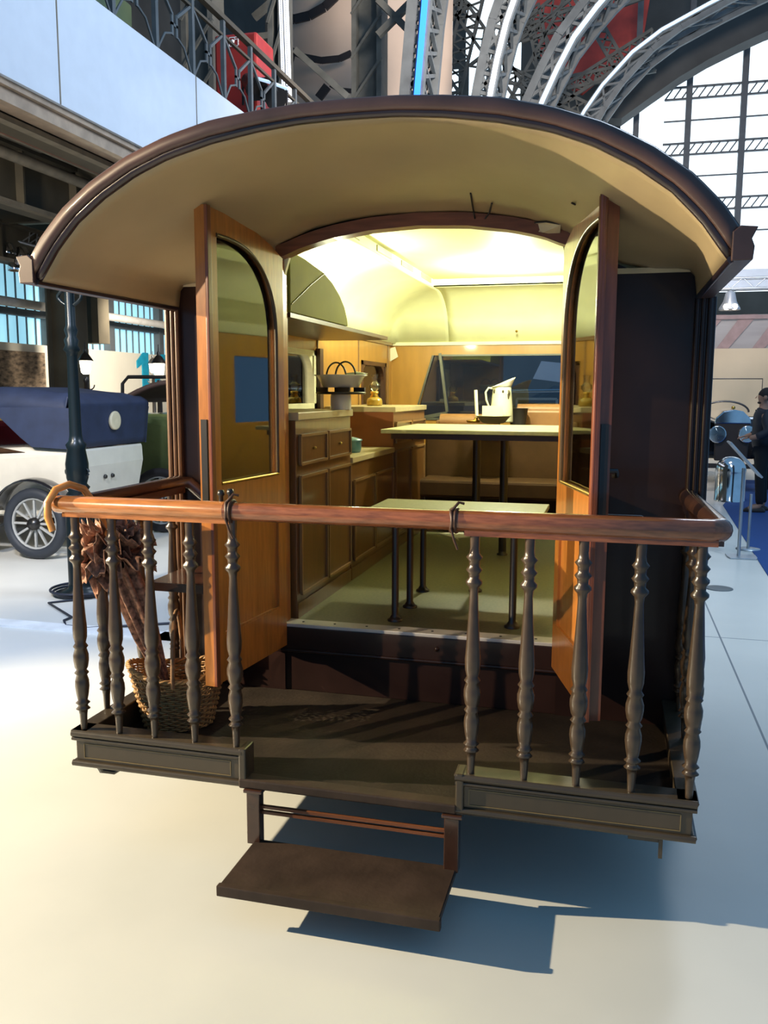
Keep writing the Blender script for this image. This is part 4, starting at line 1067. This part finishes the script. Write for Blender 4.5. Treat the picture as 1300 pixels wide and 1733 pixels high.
# cracks and torn patch in the lining
def on_lining(px, py):
    best = None
    for k in range(60):
        v = k / 59; y_ = YF + .02 + (YW - YF - .02) * v; p = at(px, py, y=y_)
        x_ = max(-1.05, min(1.05, p.x)); i = min(range(n + 1), key=lambda q: abs(Ir[q][0] + (Br[q][0] - Ir[q][0]) * v - x_)); z_ = lin_pt(i / n, v)[2]
        d = abs(p.z - z_)
        if best is None or d < best[0]: best = (d, p)
    return best[1] + Vector((0, -.006, -.006))
for path in ([(797, 325), (800, 345), (805, 372)], [(833, 342), (829, 358), (818, 373)], [(894, 372), (900, 375), (925, 373), (948, 377)], [(968, 341), (974, 344)]):
    MB().tube([on_lining(*q) for q in path], .0035, 5).build('crack', 'soft_black', lg)
q = [on_lining(893, 386), on_lining(900, 376), on_lining(925, 374), on_lining(950, 378), on_lining(948, 396), on_lining(920, 391)]
MB().add(q, [tuple(range(6))]).build('torn_patch', 'cream_edge', lg, solid=.003)

# side walls with windows
def wall_holes(mb, x0, x1, ya, yb, za, zb_, holes):
    holes = sorted(holes); y = ya
    for (h0, h1, k0, k1) in holes:
        mb.box(x0, x1, y, h0, za, zb_); mb.box(x0, x1, h0, h1, za, k0); mb.box(x0, x1, h0, h1, k1, zb_); y = h1
    mb.box(x0, x1, y, yb, za, zb_); return mb
LH = [(1.95, 2.655, 1.62, 1.985), (3.70, 4.45, 1.60, 1.965)]
part(wall_holes(MB(), -1.15, -1.11, .95, 4.7, ZB, 2.12, LH), 'side_wall', 'body_brown', label='left outer side wall')
part(wall_holes(MB(), 1.11, 1.15, .95, 4.7, ZB, 2.12, [(1.2, 2.2, 1.5, 1.98), (2.8, 3.9, 1.5, 1.98)]), 'side_wall', 'body_brown', label='right outer side wall')
lp = part(wall_holes(MB(), -1.11, -1.06, .95, YE, ZF, 2.14, LH), 'wall_panelling', 'ply', label='left honey wood panelling')
bt = MB()
for y in (1.93, 2.68, 3.62, 4.5): bt.box(-1.06, -1.052, y - .008, y + .008, ZF, 2.13)
bt.box(-1.06, -1.045, .95, YE, 2.115, 2.14)
bt.build('panel_batten', 'cabinet_molding', lp)
part(wall_holes(MB(), 1.06, 1.11, .95, YE, ZF, 2.14, [(1.2, 2.2, 1.5, 1.98), (2.8, 3.9, 1.5, 1.98)]), 'wall_panelling', 'ply', label='right honey wood panelling')
for xa in (-1.06, .61): part(MB().box(xa, xa + .45, .95, .98, ZF, 2.25), 'wall_panelling', 'ply')
# windows on the left: cream arched frame / dark frame
def side_window(h, fm, lab, t=.045):
    y0, y1, z0, z1 = h; W = y1 - y0
    o = MB()
    o.box(-1.13, -1.055, y0, y0 + t, z0, z1).box(-1.13, -1.055, y1 - t, y1, z0, z1).box(-1.13, -1.055, y0, y1, z0, z0 + t * .7).box(-1.13, -1.055, y0, y1, z1 - t * .7, z1)
    # rounded upper corners
    R = .13
    for yc_, sgn in ((y0 + t, 1), (y1 - t, -1)):
        A_ = [(yc_ + sgn * (R - R * math.sin(a)), z1 - t * .7 - (R - R * math.cos(a))) for a in [i * PI / 16 for i in range(9)]]
        # A_ goes from (y+R, top) to (y, top-R)
        A_ = [(yc_ + sgn * R * (1 - math.sin(a)), z1 - t * .7 - R * (1 - math.cos(a))) for a in [i * PI / 16 for i in range(9)]]
        for i in range(8): o.prism([A_[i], A_[i + 1], (yc_, A_[i + 1][1]), (yc_, A_[i][1] + 1e-4)], 'x', -1.12, -1.065)
    wn = part(o, 'side_window', fm, label=lab)
    MB().box(-1.10, -1.095, y0 + t, y1 - t, z0 + .03, z1 - .03).build('pane', 'clear_glass', wn)
side_window(LH[0], 'white_trim', 'cream framed side window')
side_window(LH[1], 'dark_wood', 'dark framed side window')
part(MB().box(-1.07, -1.03, 2.655, 2.72, 1.60, 2.0), 'window_post', 'dark_wood')
# interior floor, ceiling
part(MB().box(-1.06, 1.06, .97, YE, ZF - .03, ZF), 'cabin_floor', 'lino')
def cz_(x, y):
    d = min(x + 1.055, 1.055 - x, YE - y); q = min(1, max(0, d) / .52); return 2.135 + .39 * math.sqrt(max(0, 1 - (1 - q) ** 2))
MX, MY0, MY1 = .56, 1.15, 3.95
ce = MB()
def patch(x0, x1, y0, y1, nx, ny): ce.grid(lambda u, v: (x0 + (x1 - x0) * u, y0 + (y1 - y0) * v, cz_(x0 + (x1 - x0) * u, y0 + (y1 - y0) * v)), nx, ny)
patch(-1.055, -MX, .95, YE, 14, 40); patch(MX, 1.055, .95, YE, 14, 40); patch(-MX, MX, .95, MY0, 12, 3); patch(-MX, MX, MY1, YE, 16, 14)
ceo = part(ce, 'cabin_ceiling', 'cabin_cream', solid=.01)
mo = MB(); zt_ = 2.58
mo.box(-MX - .01, -MX, MY0, MY1, 2.52, zt_ + .0).box(MX, MX + .01, MY0, MY1, 2.52, zt_).box(-MX, MX, MY0 - .01, MY0, 2.52, zt_).box(-MX, MX, MY1, MY1 + .01, 2.52, zt_).box(-MX, MX, MY0, MY1, zt_ - .005, zt_)
mo.build('roof_light_well', 'cabin_cream', ceo)
for y in (1.6, 2.3, 2.9, 3.5): MB().box(-MX, -MX + .006, y, y + .34, 2.535, 2.57).build('vent', 'zinc', ceo)
# overhead locker left
lk = part(MB().prism([(.99, 2.075), (1.86, 2.075), (1.85, 2.11), (1.80, 2.17), (1.72, 2.22), (1.60, 2.27), (1.46, 2.305), (1.2, 2.33), (.99, 2.34)], 'x', -1.05, -.60), 'overhead_locker', 'locker_shade', bevel=.004)
MB().tube([(-.598, 1.46, 2.30), (-.598, 1.25, 2.22), (-.598, 1.0, 2.11)], .003, 5).build('locker_seam', 'dark_molding', lk)
MB().box(-1.05, -.60, .99, 2.72, 2.052, 2.072).build('locker_shelf', 'dark_wood', lk)
# back wall with panoramic window
bw = MB(); yb0 = YE
zwT, zwB = 2.035, 1.50
xl_t, xl_b = at(733, 603, y=YE).x, at(708, 690, y=YE).x
bw.prism([(-1.06, ZF), (xl_b - .02, ZF), (xl_b - .02, zwB), (xl_b, 1.58), (xl_t, zwT), (xl_t, 2.14), (-1.06, 2.14)], 'y', YE, YE + .05)
bw.box(xl_t, .75, YE, YE + .05, zwT, 2.14).box(.75, 1.06, YE, YE + .05, ZF, 2.14).box(xl_b - .02, .75, YE, YE + .05, ZF, zwB)
bwo = part(bw, 'front_wall', 'ply')
MB().box(-1.05, 1.05, YE - .02, YE, 2.118, 2.145).build('ceiling_batten', 'white_trim', bwo)
fw = MB()
p = at(745, 598, y=YE - .0); q = at(757, 697, y=YE)
fw.bar(p, q, .022, .03).bar((xl_t, YE, zwT), (xl_b - .02, YE, 1.55), .014, .02).bar((p.x, YE, zwT), (.75, YE, zwT), .014, .014)
fw.bar((xl_b - .05, YE, at(715, 710, y=YE).z), q + Vector((0, 0, -.01)), .03).bar((xl_b, YE, zwB), (.75, YE, zwB), .02)
wsn = part(fw, 'windscreen', 'frame_dark')
MB().prism([(xl_t, zwT), (.75, zwT), (.75, zwB), (xl_b - .02, zwB)], 'y', YE + .02, YE + .025).build('pane', 'dark_glass', wsn)
# wall lamp inside
c = at(573, 468, x=-.86)
wlm = part(MB().lathe([(.02, 0), (.025, .01), (.02, .03), (.03, .05), (.0, .06)], (-.90, 2.0, 2.36), 12).tube([(-.90, 2.0, 2.38), (-.84, 2.02, 2.36), (-.78, 2.05, 2.34)], .008, 6), 'cabin_light', 'brass')
c = at(870, 560, y=YE - .1)
part(MB().lathe([(0, 0), (.010, -.005), (.010, -.03), (0, -.032)], at(875, 561, y=YE - .12), 10, 'y'), 'ceiling_knob', 'brass')

# ================================================================== CABIN FURNITURE
XC = -.582
def cabinet(y0, y1, ztop, label, drawers):
    t = thing('cabinet', label, 'cabinet', (-.82, (y0 + y1) / 2, ZF))
    MB().box(-1.045, XC, y0, y1, ZF, ztop).build('carcass', 'cabinet_wood', t, bevel=.002)
    MB().box(XC, XC + .006, y0, y1, ZF, ZF + .07).build('plinth', 'cabinet_wood', t)
    W = (y1 - y0 - .10) / 2
    def frame(ya, yb, za, zb_, name, knob=True):
        o = MB().box(XC, XC + .008, ya, yb, za, zb_).build(name, 'cabinet_wood', t)
        f = MB(); xx = XC + .011
        for a, b in (((ya, za), (yb, za)), ((yb, za), (yb, zb_)), ((yb, zb_), (ya, zb_)), ((ya, zb_), (ya, za))): f.bar((xx, a[0], a[1]), (xx, b[0], b[1]), .013, .013)
        f.build('molding', 'cabinet_molding', o)
        if knob: MB().lathe([(.004, 0), (.008, .006), (.005, .014), (0, .016)], (XC + .008, (ya + yb) / 2, (za + zb_) / 2 if name == 'drawer' else zb_ - .05), 8, 'x').build('knob', 'brass', o)
    for k in range(2):
        ya = y0 + .035 + k * (W + .03); yb = ya + W
        if drawers:
            frame(ya, yb, ztop - .20, ztop - .07, 'drawer'); frame(ya, yb, ZF + .11, ztop - .26, 'door', False)
        else: frame(ya, yb, ZF + .11, ztop - .10, 'door', False)
    return t
cabinet(.99, 1.84, 1.595, 'tall wooden cabinet nearest the left door, with two drawers over two doors', True)
cabinet(1.85, 2.80, 1.335, 'low wooden cabinet with two doors between the taller cabinets', False)
cabinet(2.81, 3.77, 1.595, 'tall wooden cabinet farthest from the doors, with brass drawer knobs', True)
tag(MB().box(-1.05, XC + .015, .99, 1.845, 1.595, 1.632).build('worktop', 'worktop', bevel=.004), 'beige worktop on the cabinet nearest the left door', 'worktop')
tag(MB().box(-1.05, XC + .012, 1.85, 2.80, 1.335, 1.368).build('worktop', 'worktop', bevel=.004), 'beige worktop on the low middle cabinet', 'worktop')
tag(MB().box(-1.05, XC + .015, 2.80, 3.78, 1.595, 1.630).build('worktop', 'worktop', bevel=.004), 'beige worktop on the far tall cabinet under the oil lamp', 'worktop')
sd = MB().box(-1.04, XC, 2.803, 2.812, 1.368, 1.595); 
tag(sd.build('end_panel', 'cabinet_side'), 'orange brown end panel of the far cabinet above the low worktop', 'panel')
tag(MB().box(-.75, -.60, 3.79, 3.84, ZF, 1.46).build('upright_panel', 'ply'), 'narrow honey coloured upright board behind the high table', 'board')

# burner stand with enamel basin
c = at(577, 690, z=1.632); bx, by = -.80, 2.02
c = at(577, 676, y=1.75); bx, by = c.x, 1.75
t = thing('burner_stand', 'small cooker plate on a pale cylinder with black feet', 'burner', (bx, by, 1.632))
MB().lathe([(.055, 0), (.055, .075), (.05, .08)], (bx, by, 1.632), 20).build('cylinder', 'enamel', t)
MB().lathe([(0, .08), (.13, .08), (.135, .088), (.13, .093), (0, .093)], (bx, by, 1.632), 26).build('plate', 'black_iron', t)
for a_ in (.3, 1.9, 3.4, 5.2):
    MB().box(bx + .10 * math.cos(a_) - .03, bx + .10 * math.cos(a_) + .03, by + .10 * math.sin(a_) - .012, by + .10 * math.sin(a_) + .012, 1.725, 1.748).build('pan_rest', 'black_iron', t)
zb_ = 1.748
t = thing('enamel_basin', 'white enamel basin with dark wire handles on the burner', 'basin', (bx, by, zb_))
MB().lathe([(0, 0), (.095, 0), (.125, .055), (.142, .062), (.142, .066), (.122, .06), (.092, .006), (0, .006)], (bx, by, zb_), 28).build('bowl', 'enamel', t)
for s in (-1, 1):
    MB().tube(arc((bx + s * .045, by - .06 * s, zb_ + .058), .055, 5, 175, 14, ry=.075), .005, 6).build('handle', 'black_iron', t)
MB().lathe([(0, .0), (.05, .004), (.06, .010), (0, .02)], (bx + .08, by + .03, zb_ + .064), 16).build('lid', 'enamel_jug', t)
# oil lamp
c = at(634, 684, z=1.632); bx, by = c.x, c.y
bx, by = -.80, at(634, 684, x=-.80).y
t = thing('oil_lamp', 'brass oil lamp with clear glass chimney on the far cabinet', 'lamp', (bx, by, 1.63))
k_ = 1.0
MB().lathe([(0, 0), (.05, 0), (.055, .01), (.055, .035), (.048, .05), (.03, .06), (.02, .062)], (bx, by, 1.63), 22).build('font', 'oil', t)
MB().lathe([(.028, .060), (.030, .066), (.022, .075), (.028, .085), (.028, .098), (.018, .10)], (bx, by, 1.63), 20).build('burner', 'brass', t)
MB().lathe([(.020, .10), (.040, .125), (.038, .145), (.022, .16), (.018, .175), (.024, .21), (.024, .215)], (bx, by, 1.63), 22).build('chimney', 'enamel' if False else 'clear_glass', t)
# blue pot
bx = -.74; by = 2.02; p = at(600, 765, z=1.37); bx, by = p.x - .03, p.y
t = thing('blue_pot', 'small blue enamel pot with lid on the low worktop', 'pot', (bx, by, 1.368))
MB().lathe([(0, 0), (.062, 0), (.07, .02), (.07, .065), (.074, .07)], (bx, by, 1.368), 24).build('pot_body', 'blue_enamel', t)
MB().lathe([(.076, .070), (.074, .078), (.03, .09), (.012, .092), (.014, .10), (0, .105)], (bx, by, 1.368), 24).build('pot_lid', 'blue_enamel', t)
tag(MB().lathe([(0, 0), (.03, 0), (.025, .05), (.02, .11), (.014, .14), (.016, .145), (0, .145)], (bx - .04, by - .12, 1.368), 16).build('bottle', 'enamel'), 'pale slender bottle standing left of the blue pot', 'bottle')
# hanging note
p = at(658, 592, y=YE - .06)
tag(MB().hexa([at(658, 590, y=YE - .05), at(669, 587, y=YE - .05), at(674, 604, y=YE - .05), at(660, 612, y=YE - .05)], [at(658, 590, y=YE - .048), at(669, 587, y=YE - .048), at(674, 604, y=YE - .048), at(660, 612, y=YE - .048)]).build('paper_tag', 'paper'), 'small paper tag hanging in the far left corner of the cabin', 'tag')

# tables
def table(x0, x1, y0, y1, z, legs, label, mat, th_=.025, lr=.0165):
    t = thing('table', label, 'table', ((x0 + x1) / 2, (y0 + y1) / 2, ZF))
    MB().box(x0, x1, y0, y1, z - th_, z).build('tabletop', mat, t, bevel=.004)
    for (x, y) in legs:
        MB().lathe([(.036, 0), (.036, .008), (.026, .014), (lr, .03), (lr, z - th_ - ZF)], (x, y, ZF), 14).build('leg', 'black_iron', t)
    if lr < .02: return t
    MB().box(x0 + .05, x1 - .05, y0 + .06, y0 + .09, z - th_ - .035, z - th_).build('batten', 'dark_wood', t)
    MB().box(x0 + .05, x1 - .05, y1 - .09, y1 - .06, z - th_ - .035, z - th_).build('batten', 'dark_wood', t)
table(-.37, .50, 1.05, 1.84, 1.15, [(-.135, 1.076), (-.127, 1.342), (-.139, 1.70), (.13, 1.77), (.40, 1.10)], 'low table with olive top just inside the doors, cut by the front rail', 'bench_top')
table(-.565, .62, 2.42, 3.45, 1.50, [(.138, 2.86), (-.04, 2.86)], 'high table with pale top carrying the jug and candle', 'table_top', lr=.026)
ZT = 1.50
# bowl, candle, jug, card
bc = at(835, 716, z=ZT)
t = thing('shallow_bowl', 'grey enamel dish on the high table below the jug', 'bowl', (bc.x, bc.y, ZT))
MB().lathe([(0, 0), (.075, 0), (.085, .006), (.125, .050), (.135, .052), (.135, .056), (.118, .050), (.075, .010), (0, .008)], (bc.x, bc.y, ZT), 30).build('dish', 'zinc', t)
cc = at(806, 700, y=bc.y - .02)
t = thing('candle', 'white candle standing in a brass holder by the jug', 'candle', (cc.x, bc.y - .02, ZT + .03))
hc = at(804, 660, y=bc.y).z
MB().lathe([(.0, .010), (.020, .010), (.024, .02), (.014, .026), (.014, .04)], (cc.x, bc.y - .02, ZT + .0), 14).lathe([(.0, .01), (.045, .012), (.055, .03), (.05, .03), (0, .018)], (cc.x - .02, bc.y - .02, ZT - .01), 16).build('holder', 'brass', t)
MB().tube([(cc.x + .006, bc.y - .02, ZT + .04), (cc.x, bc.y - .02, (hc + ZT) / 2 + .02), (cc.x - .006, bc.y - .02, hc)], .0125, 12).build('wax_stick', 'candle_wax', t)
MB().tube([(cc.x - .006, bc.y - .02, hc), (cc.x - .006, bc.y - .02, hc + .008)], .0015, 5).build('wick', 'soft_black', t)
jc = Vector((at(848, 717, y=bc.y + .2).x, bc.y + .22, 0))
t = thing('enamel_jug', 'tall cream enamel jug with chipped grid pattern on the high table', 'jug', (jc.x, jc.y, ZT))
hj = at(850, 640, y=jc.y).z - ZT
jp = [(0, 0), (.088, 0), (.09, .01), (.083, hj * .35), (.072, hj * .7), (.068, hj * .80)]
MB().lathe(jp + [(.064, hj * .80), (.068, hj * .7), (.078, .02), (0, .015)], (jc.x, jc.y, ZT), 30).build('jug_body', 'enamel_jug', t)
def spout(u, v):
    a = 2 * PI * u; r = .068 + .012 * v; lift = (math.cos(a - .25) * .5 + .5) ** 1.3
    return (jc.x + r * math.cos(a) * (1 + .25 * lift * v), jc.y + r * math.sin(a), ZT + hj * .80 + v * hj * .22 * lift)
MB().grid(spout, 30, 5).build('spout', 'enamel', t, solid=.003)
hx_ = jc.x - .07
MB().tube([(hx_ + .01, jc.y - .01, ZT + hj * .76), (hx_ - .03, jc.y - .02, ZT + hj * .78), (hx_ - .052, jc.y - .02, ZT + hj * .68), (hx_ - .045, jc.y - .02, ZT + hj * .5), (hx_ - .02, jc.y - .01, ZT + hj * .3), (hx_ + .0, jc.y, ZT + hj * .27)], .008, 8).build('handle', 'enamel_jug', t)
gd = MB()
for i in range(10):
    a = -PI * .95 + i * PI * .09; gd.tube([(jc.x + .0895 * math.cos(a), jc.y + .0895 * math.sin(a), ZT + .02), (jc.x + .074 * math.cos(a), jc.y + .074 * math.sin(a), ZT + hj * .62)], .0008, 4)
for k in range(9):
    z = .025 + k * hj * .07; r = .0895 - (.0895 - .074) * (z / (hj * .62)); gd.tube([(jc.x + r * math.cos(a), jc.y + r * math.sin(a), ZT + z) for a in [-PI * .95 + i * PI * .045 for i in range(20)]], .0008, 4)
gd.build('grid_pattern', 'zinc', t)
for (a, z, r_) in ((-.75, .66, .016), (-.85, .58, .014), (-1.35, .70, .008), (-2.3, .70, .010)):
    MB().lathe([(0, -.002), (r_, -.001), (r_ * .9, .001), (0, .002)], (jc.x + .0735 * math.cos(a), jc.y + .0735 * math.sin(a), ZT + hj * z), 10, 'y', 1, 1.6).build('chip', 'chipped_enamel', t)
a = at(816, 704, y=bc.y - .05); b = at(851, 687, y=bc.y - .05)
tag(MB().box(a.x, b.x, bc.y - .05, bc.y - .046, a.z - .02, b.z).build('card', 'paper'), 'small blank card propped in the dish against the jug', 'card')

# seats in the cab
t = thing('bench_seat', 'dark leather bench back behind the high table', 'seat', (.1, 4.0, ZF))
MB().box(-.62, .9, 3.98, 4.08, .80, 1.44).build('seat_back', 'leather_dark', t, bevel=.02)
MB().box(-.6, .9, 3.6, 3.98, .95, 1.08).build('seat_cushion', 'leather_dark', t, bevel=.02)
a = at(740, 706, y=4.2); b = at(803, 706, y=4.2)
tag(MB().tube([(a.x + .03, 4.2, a.z - .03), (b.x + .2, 4.2, a.z - .03)], [.06, .06], 14).box(a.x, b.x + .2, 4.16, 4.26, ZF, a.z - .02).build('driver_seat', 'leather_tan', bevel=.01), 'tan leather driver seat top seen left of the candle', 'seat')
a = at(876, 690, y=4.25); b = at(940, 715, y=4.25)
tag(MB().box(a.x, .75, 4.2, 4.32, ZF, a.z - .015).tube([(a.x, 4.26, a.z - .02), (.75, 4.26, a.z - .02)], .05, 12).build('passenger_seat', 'leather_tan', bevel=.02), 'orange brown passenger seat behind the jug', 'seat')
c = at(877, 703, y=4.1)
tag(MB().lathe([(.06, -.07), (.075, .05), (.08, .055)], c, 16).build('bucket', 'soft_black'), 'small black bucket right of the jug', 'bucket')
for (px, py, rot, lab) in ((800, 843, .3, 'white paper sheet lying on the cabin floor behind the low table'), (848, 843, -.1, 'second white sheet on the cabin floor under the high table'), (783, 905, .8, 'white flat sheet on the cabin floor near the table leg')):
    p = at(px, py, z=ZF)
    p.y = min(p.y, 3.9)
    tag(MB(Matrix.Translation((p.x, p.y, ZF)) @ Matrix.Rotation(rot, 4, 'Z')).box(-.14, .14, -.11, .11, .0, .006).build('paper_sheet', 'paper'), lab, 'paper')

# ================================================================== BALCONY OBJECTS
# basket
bc = Vector((-.885, .40, ZP + .002)); 
t = thing('wicker_basket', 'oval wicker basket on the balcony deck in the left corner', 'basket', bc)
tilt = Matrix.Translation(bc) @ Matrix.Rotation(math.radians(28), 4, 'Z')
def bw_pt(a, h):
    rx = .135 + .060 * h; ry = .105 + .045 * h
    z = h * (.215 + .045 * abs(math.cos(a)) ** 2)
    return Vector((rx * math.cos(a), ry * math.sin(a), z))
NS = 34
stk = MB(tilt)
for k in range(NS):
    a = 2 * PI * k / NS; stk.tube([bw_pt(a, h) for h in (0, .3, .6, .9, 1.0)], .0035, 5)
stk.build('stake', 'wicker_dark', t)
wv = MB(tilt); R = 24
for j in range(R):
    h = (j + .5) / R; pts = []
    for k in range(NS * 4):
        a = 2 * PI * k / (NS * 4); p = bw_pt(a, h); s = .0045 * math.cos(a * NS / 2 + (PI if j % 2 else 0)); pts.append(p * 1 + Vector((math.cos(a), math.sin(a), 0)) * s + Vector((0, 0, .0015 * math.sin(k * 1.7 + j))))
    wv.tube(pts, .0043, 5, closed=True)
wv.build('weave', 'wicker', t)
rm = MB(tilt)
for q in range(3): rm.tube([bw_pt(2 * PI * k / 90, 1.0) + Vector((math.cos(2 * PI * k / 90), math.sin(2 * PI * k / 90), 0)) * .006 * math.cos(k * .9 + q * 2.1) + Vector((0, 0, .006 * math.sin(k * .9 + q * 2.1) + .004)) for k in range(90)], .006, 6, closed=True)
rm.build('rim', 'wicker', t)
MB(tilt).lathe([(0, 0), (1, 0), (1, .01), (0, .01)], (0, 0, 0), 30, 'z', .13, .10).build('basket_base', 'wicker_dark', t)
hd_ = MB(tilt); hp = []
for k in range(25):
    th2 = PI * k / 24; hp.append(Vector((.0 + .02 * math.cos(th2), .155 * math.cos(th2), .20 + .27 * math.sin(th2))))
hd_.tube(hp, .009, 8); hd_.build('handle', 'wicker_dark', t)

# parasol hung by its crook
pj = Vector((-1.10, .03, ZR))
t = thing('parasol', 'folded brown floral parasol with ruffled frill and orange crook, hung on the rail', 'parasol', (-1.0, .1, .9))
top = Vector((-1.045, .14, ZR - .06)); tip = Vector((-.93, .40, .50)); ax = (tip - top).normalized()
ck = [Vector((-1.115, -.055, ZR - .09)), Vector((-1.13, -.058, ZR - .04)), Vector((-1.135, -.05, ZR + .01)), Vector((-1.12, -.02, ZR + .055)), Vector((-1.095, .025, ZR + .07)), Vector((-1.07, .075, ZR + .05)), Vector((-1.055, .105, ZR)), top, top + ax * .10]
MB().tube(ck, [.012, .014, .014, .014, .014, .014, .014, .013, .011], 10).build('crook', 'orange_wood', t)
e1 = ax.cross(Vector((0, 1, 0))).normalized(); e2 = ax.cross(e1)
# tapered gathered canopy
def can(u, v):
    a = 2 * PI * u; L_ = v; base = interp([(0, .045), (.2, .05), (.55, .042), (1, .012)], L_)
    r = base * (1 + .28 * math.cos(a * 8 + v * 1.5)); p = top + ax * (.20 + .60 * L_); return p + e1 * r * math.cos(a) + e2 * r * math.sin(a)
MB().grid(can, 64, 20).build('canopy', 'floral', t, solid=.002)
# ruffles: several wavy discs of fabric spread at the top
rf = MB()
for q, (d0, r0, r1, ph) in enumerate([(.05, .02, .085, 0), (.09, .02, .125, 1.3), (.13, .02, .145, 2.2), (.17, .02, .14, .5), (.21, .02, .12, 1.9), (.10, .02, .10, 2.9), (.15, .02, .11, 4.0)]):
    def ruf(u, v, d0=d0, r0=r0, r1=r1, ph=ph):
        a = 2 * PI * u; r = r0 + (r1 - r0) * v * (1 + .14 * math.sin(3 * a + ph))
        off = .028 * v * math.sin(11 * a + ph * 2) + .016 * v * math.sin(23 * a + ph) + .05 * v * v * math.cos(2 * a + ph)
        return top + ax * (d0 + off) + e1 * r * math.cos(a) + e2 * r * math.sin(a)
    rf.grid(ruf, 110, 7)
rf.build('ruffle', 'floral', t, solid=.002)
MB().tube([top + ax * .78, top + ax * .84], [.006, .004], 8).build('ferrule', 'brass', t)
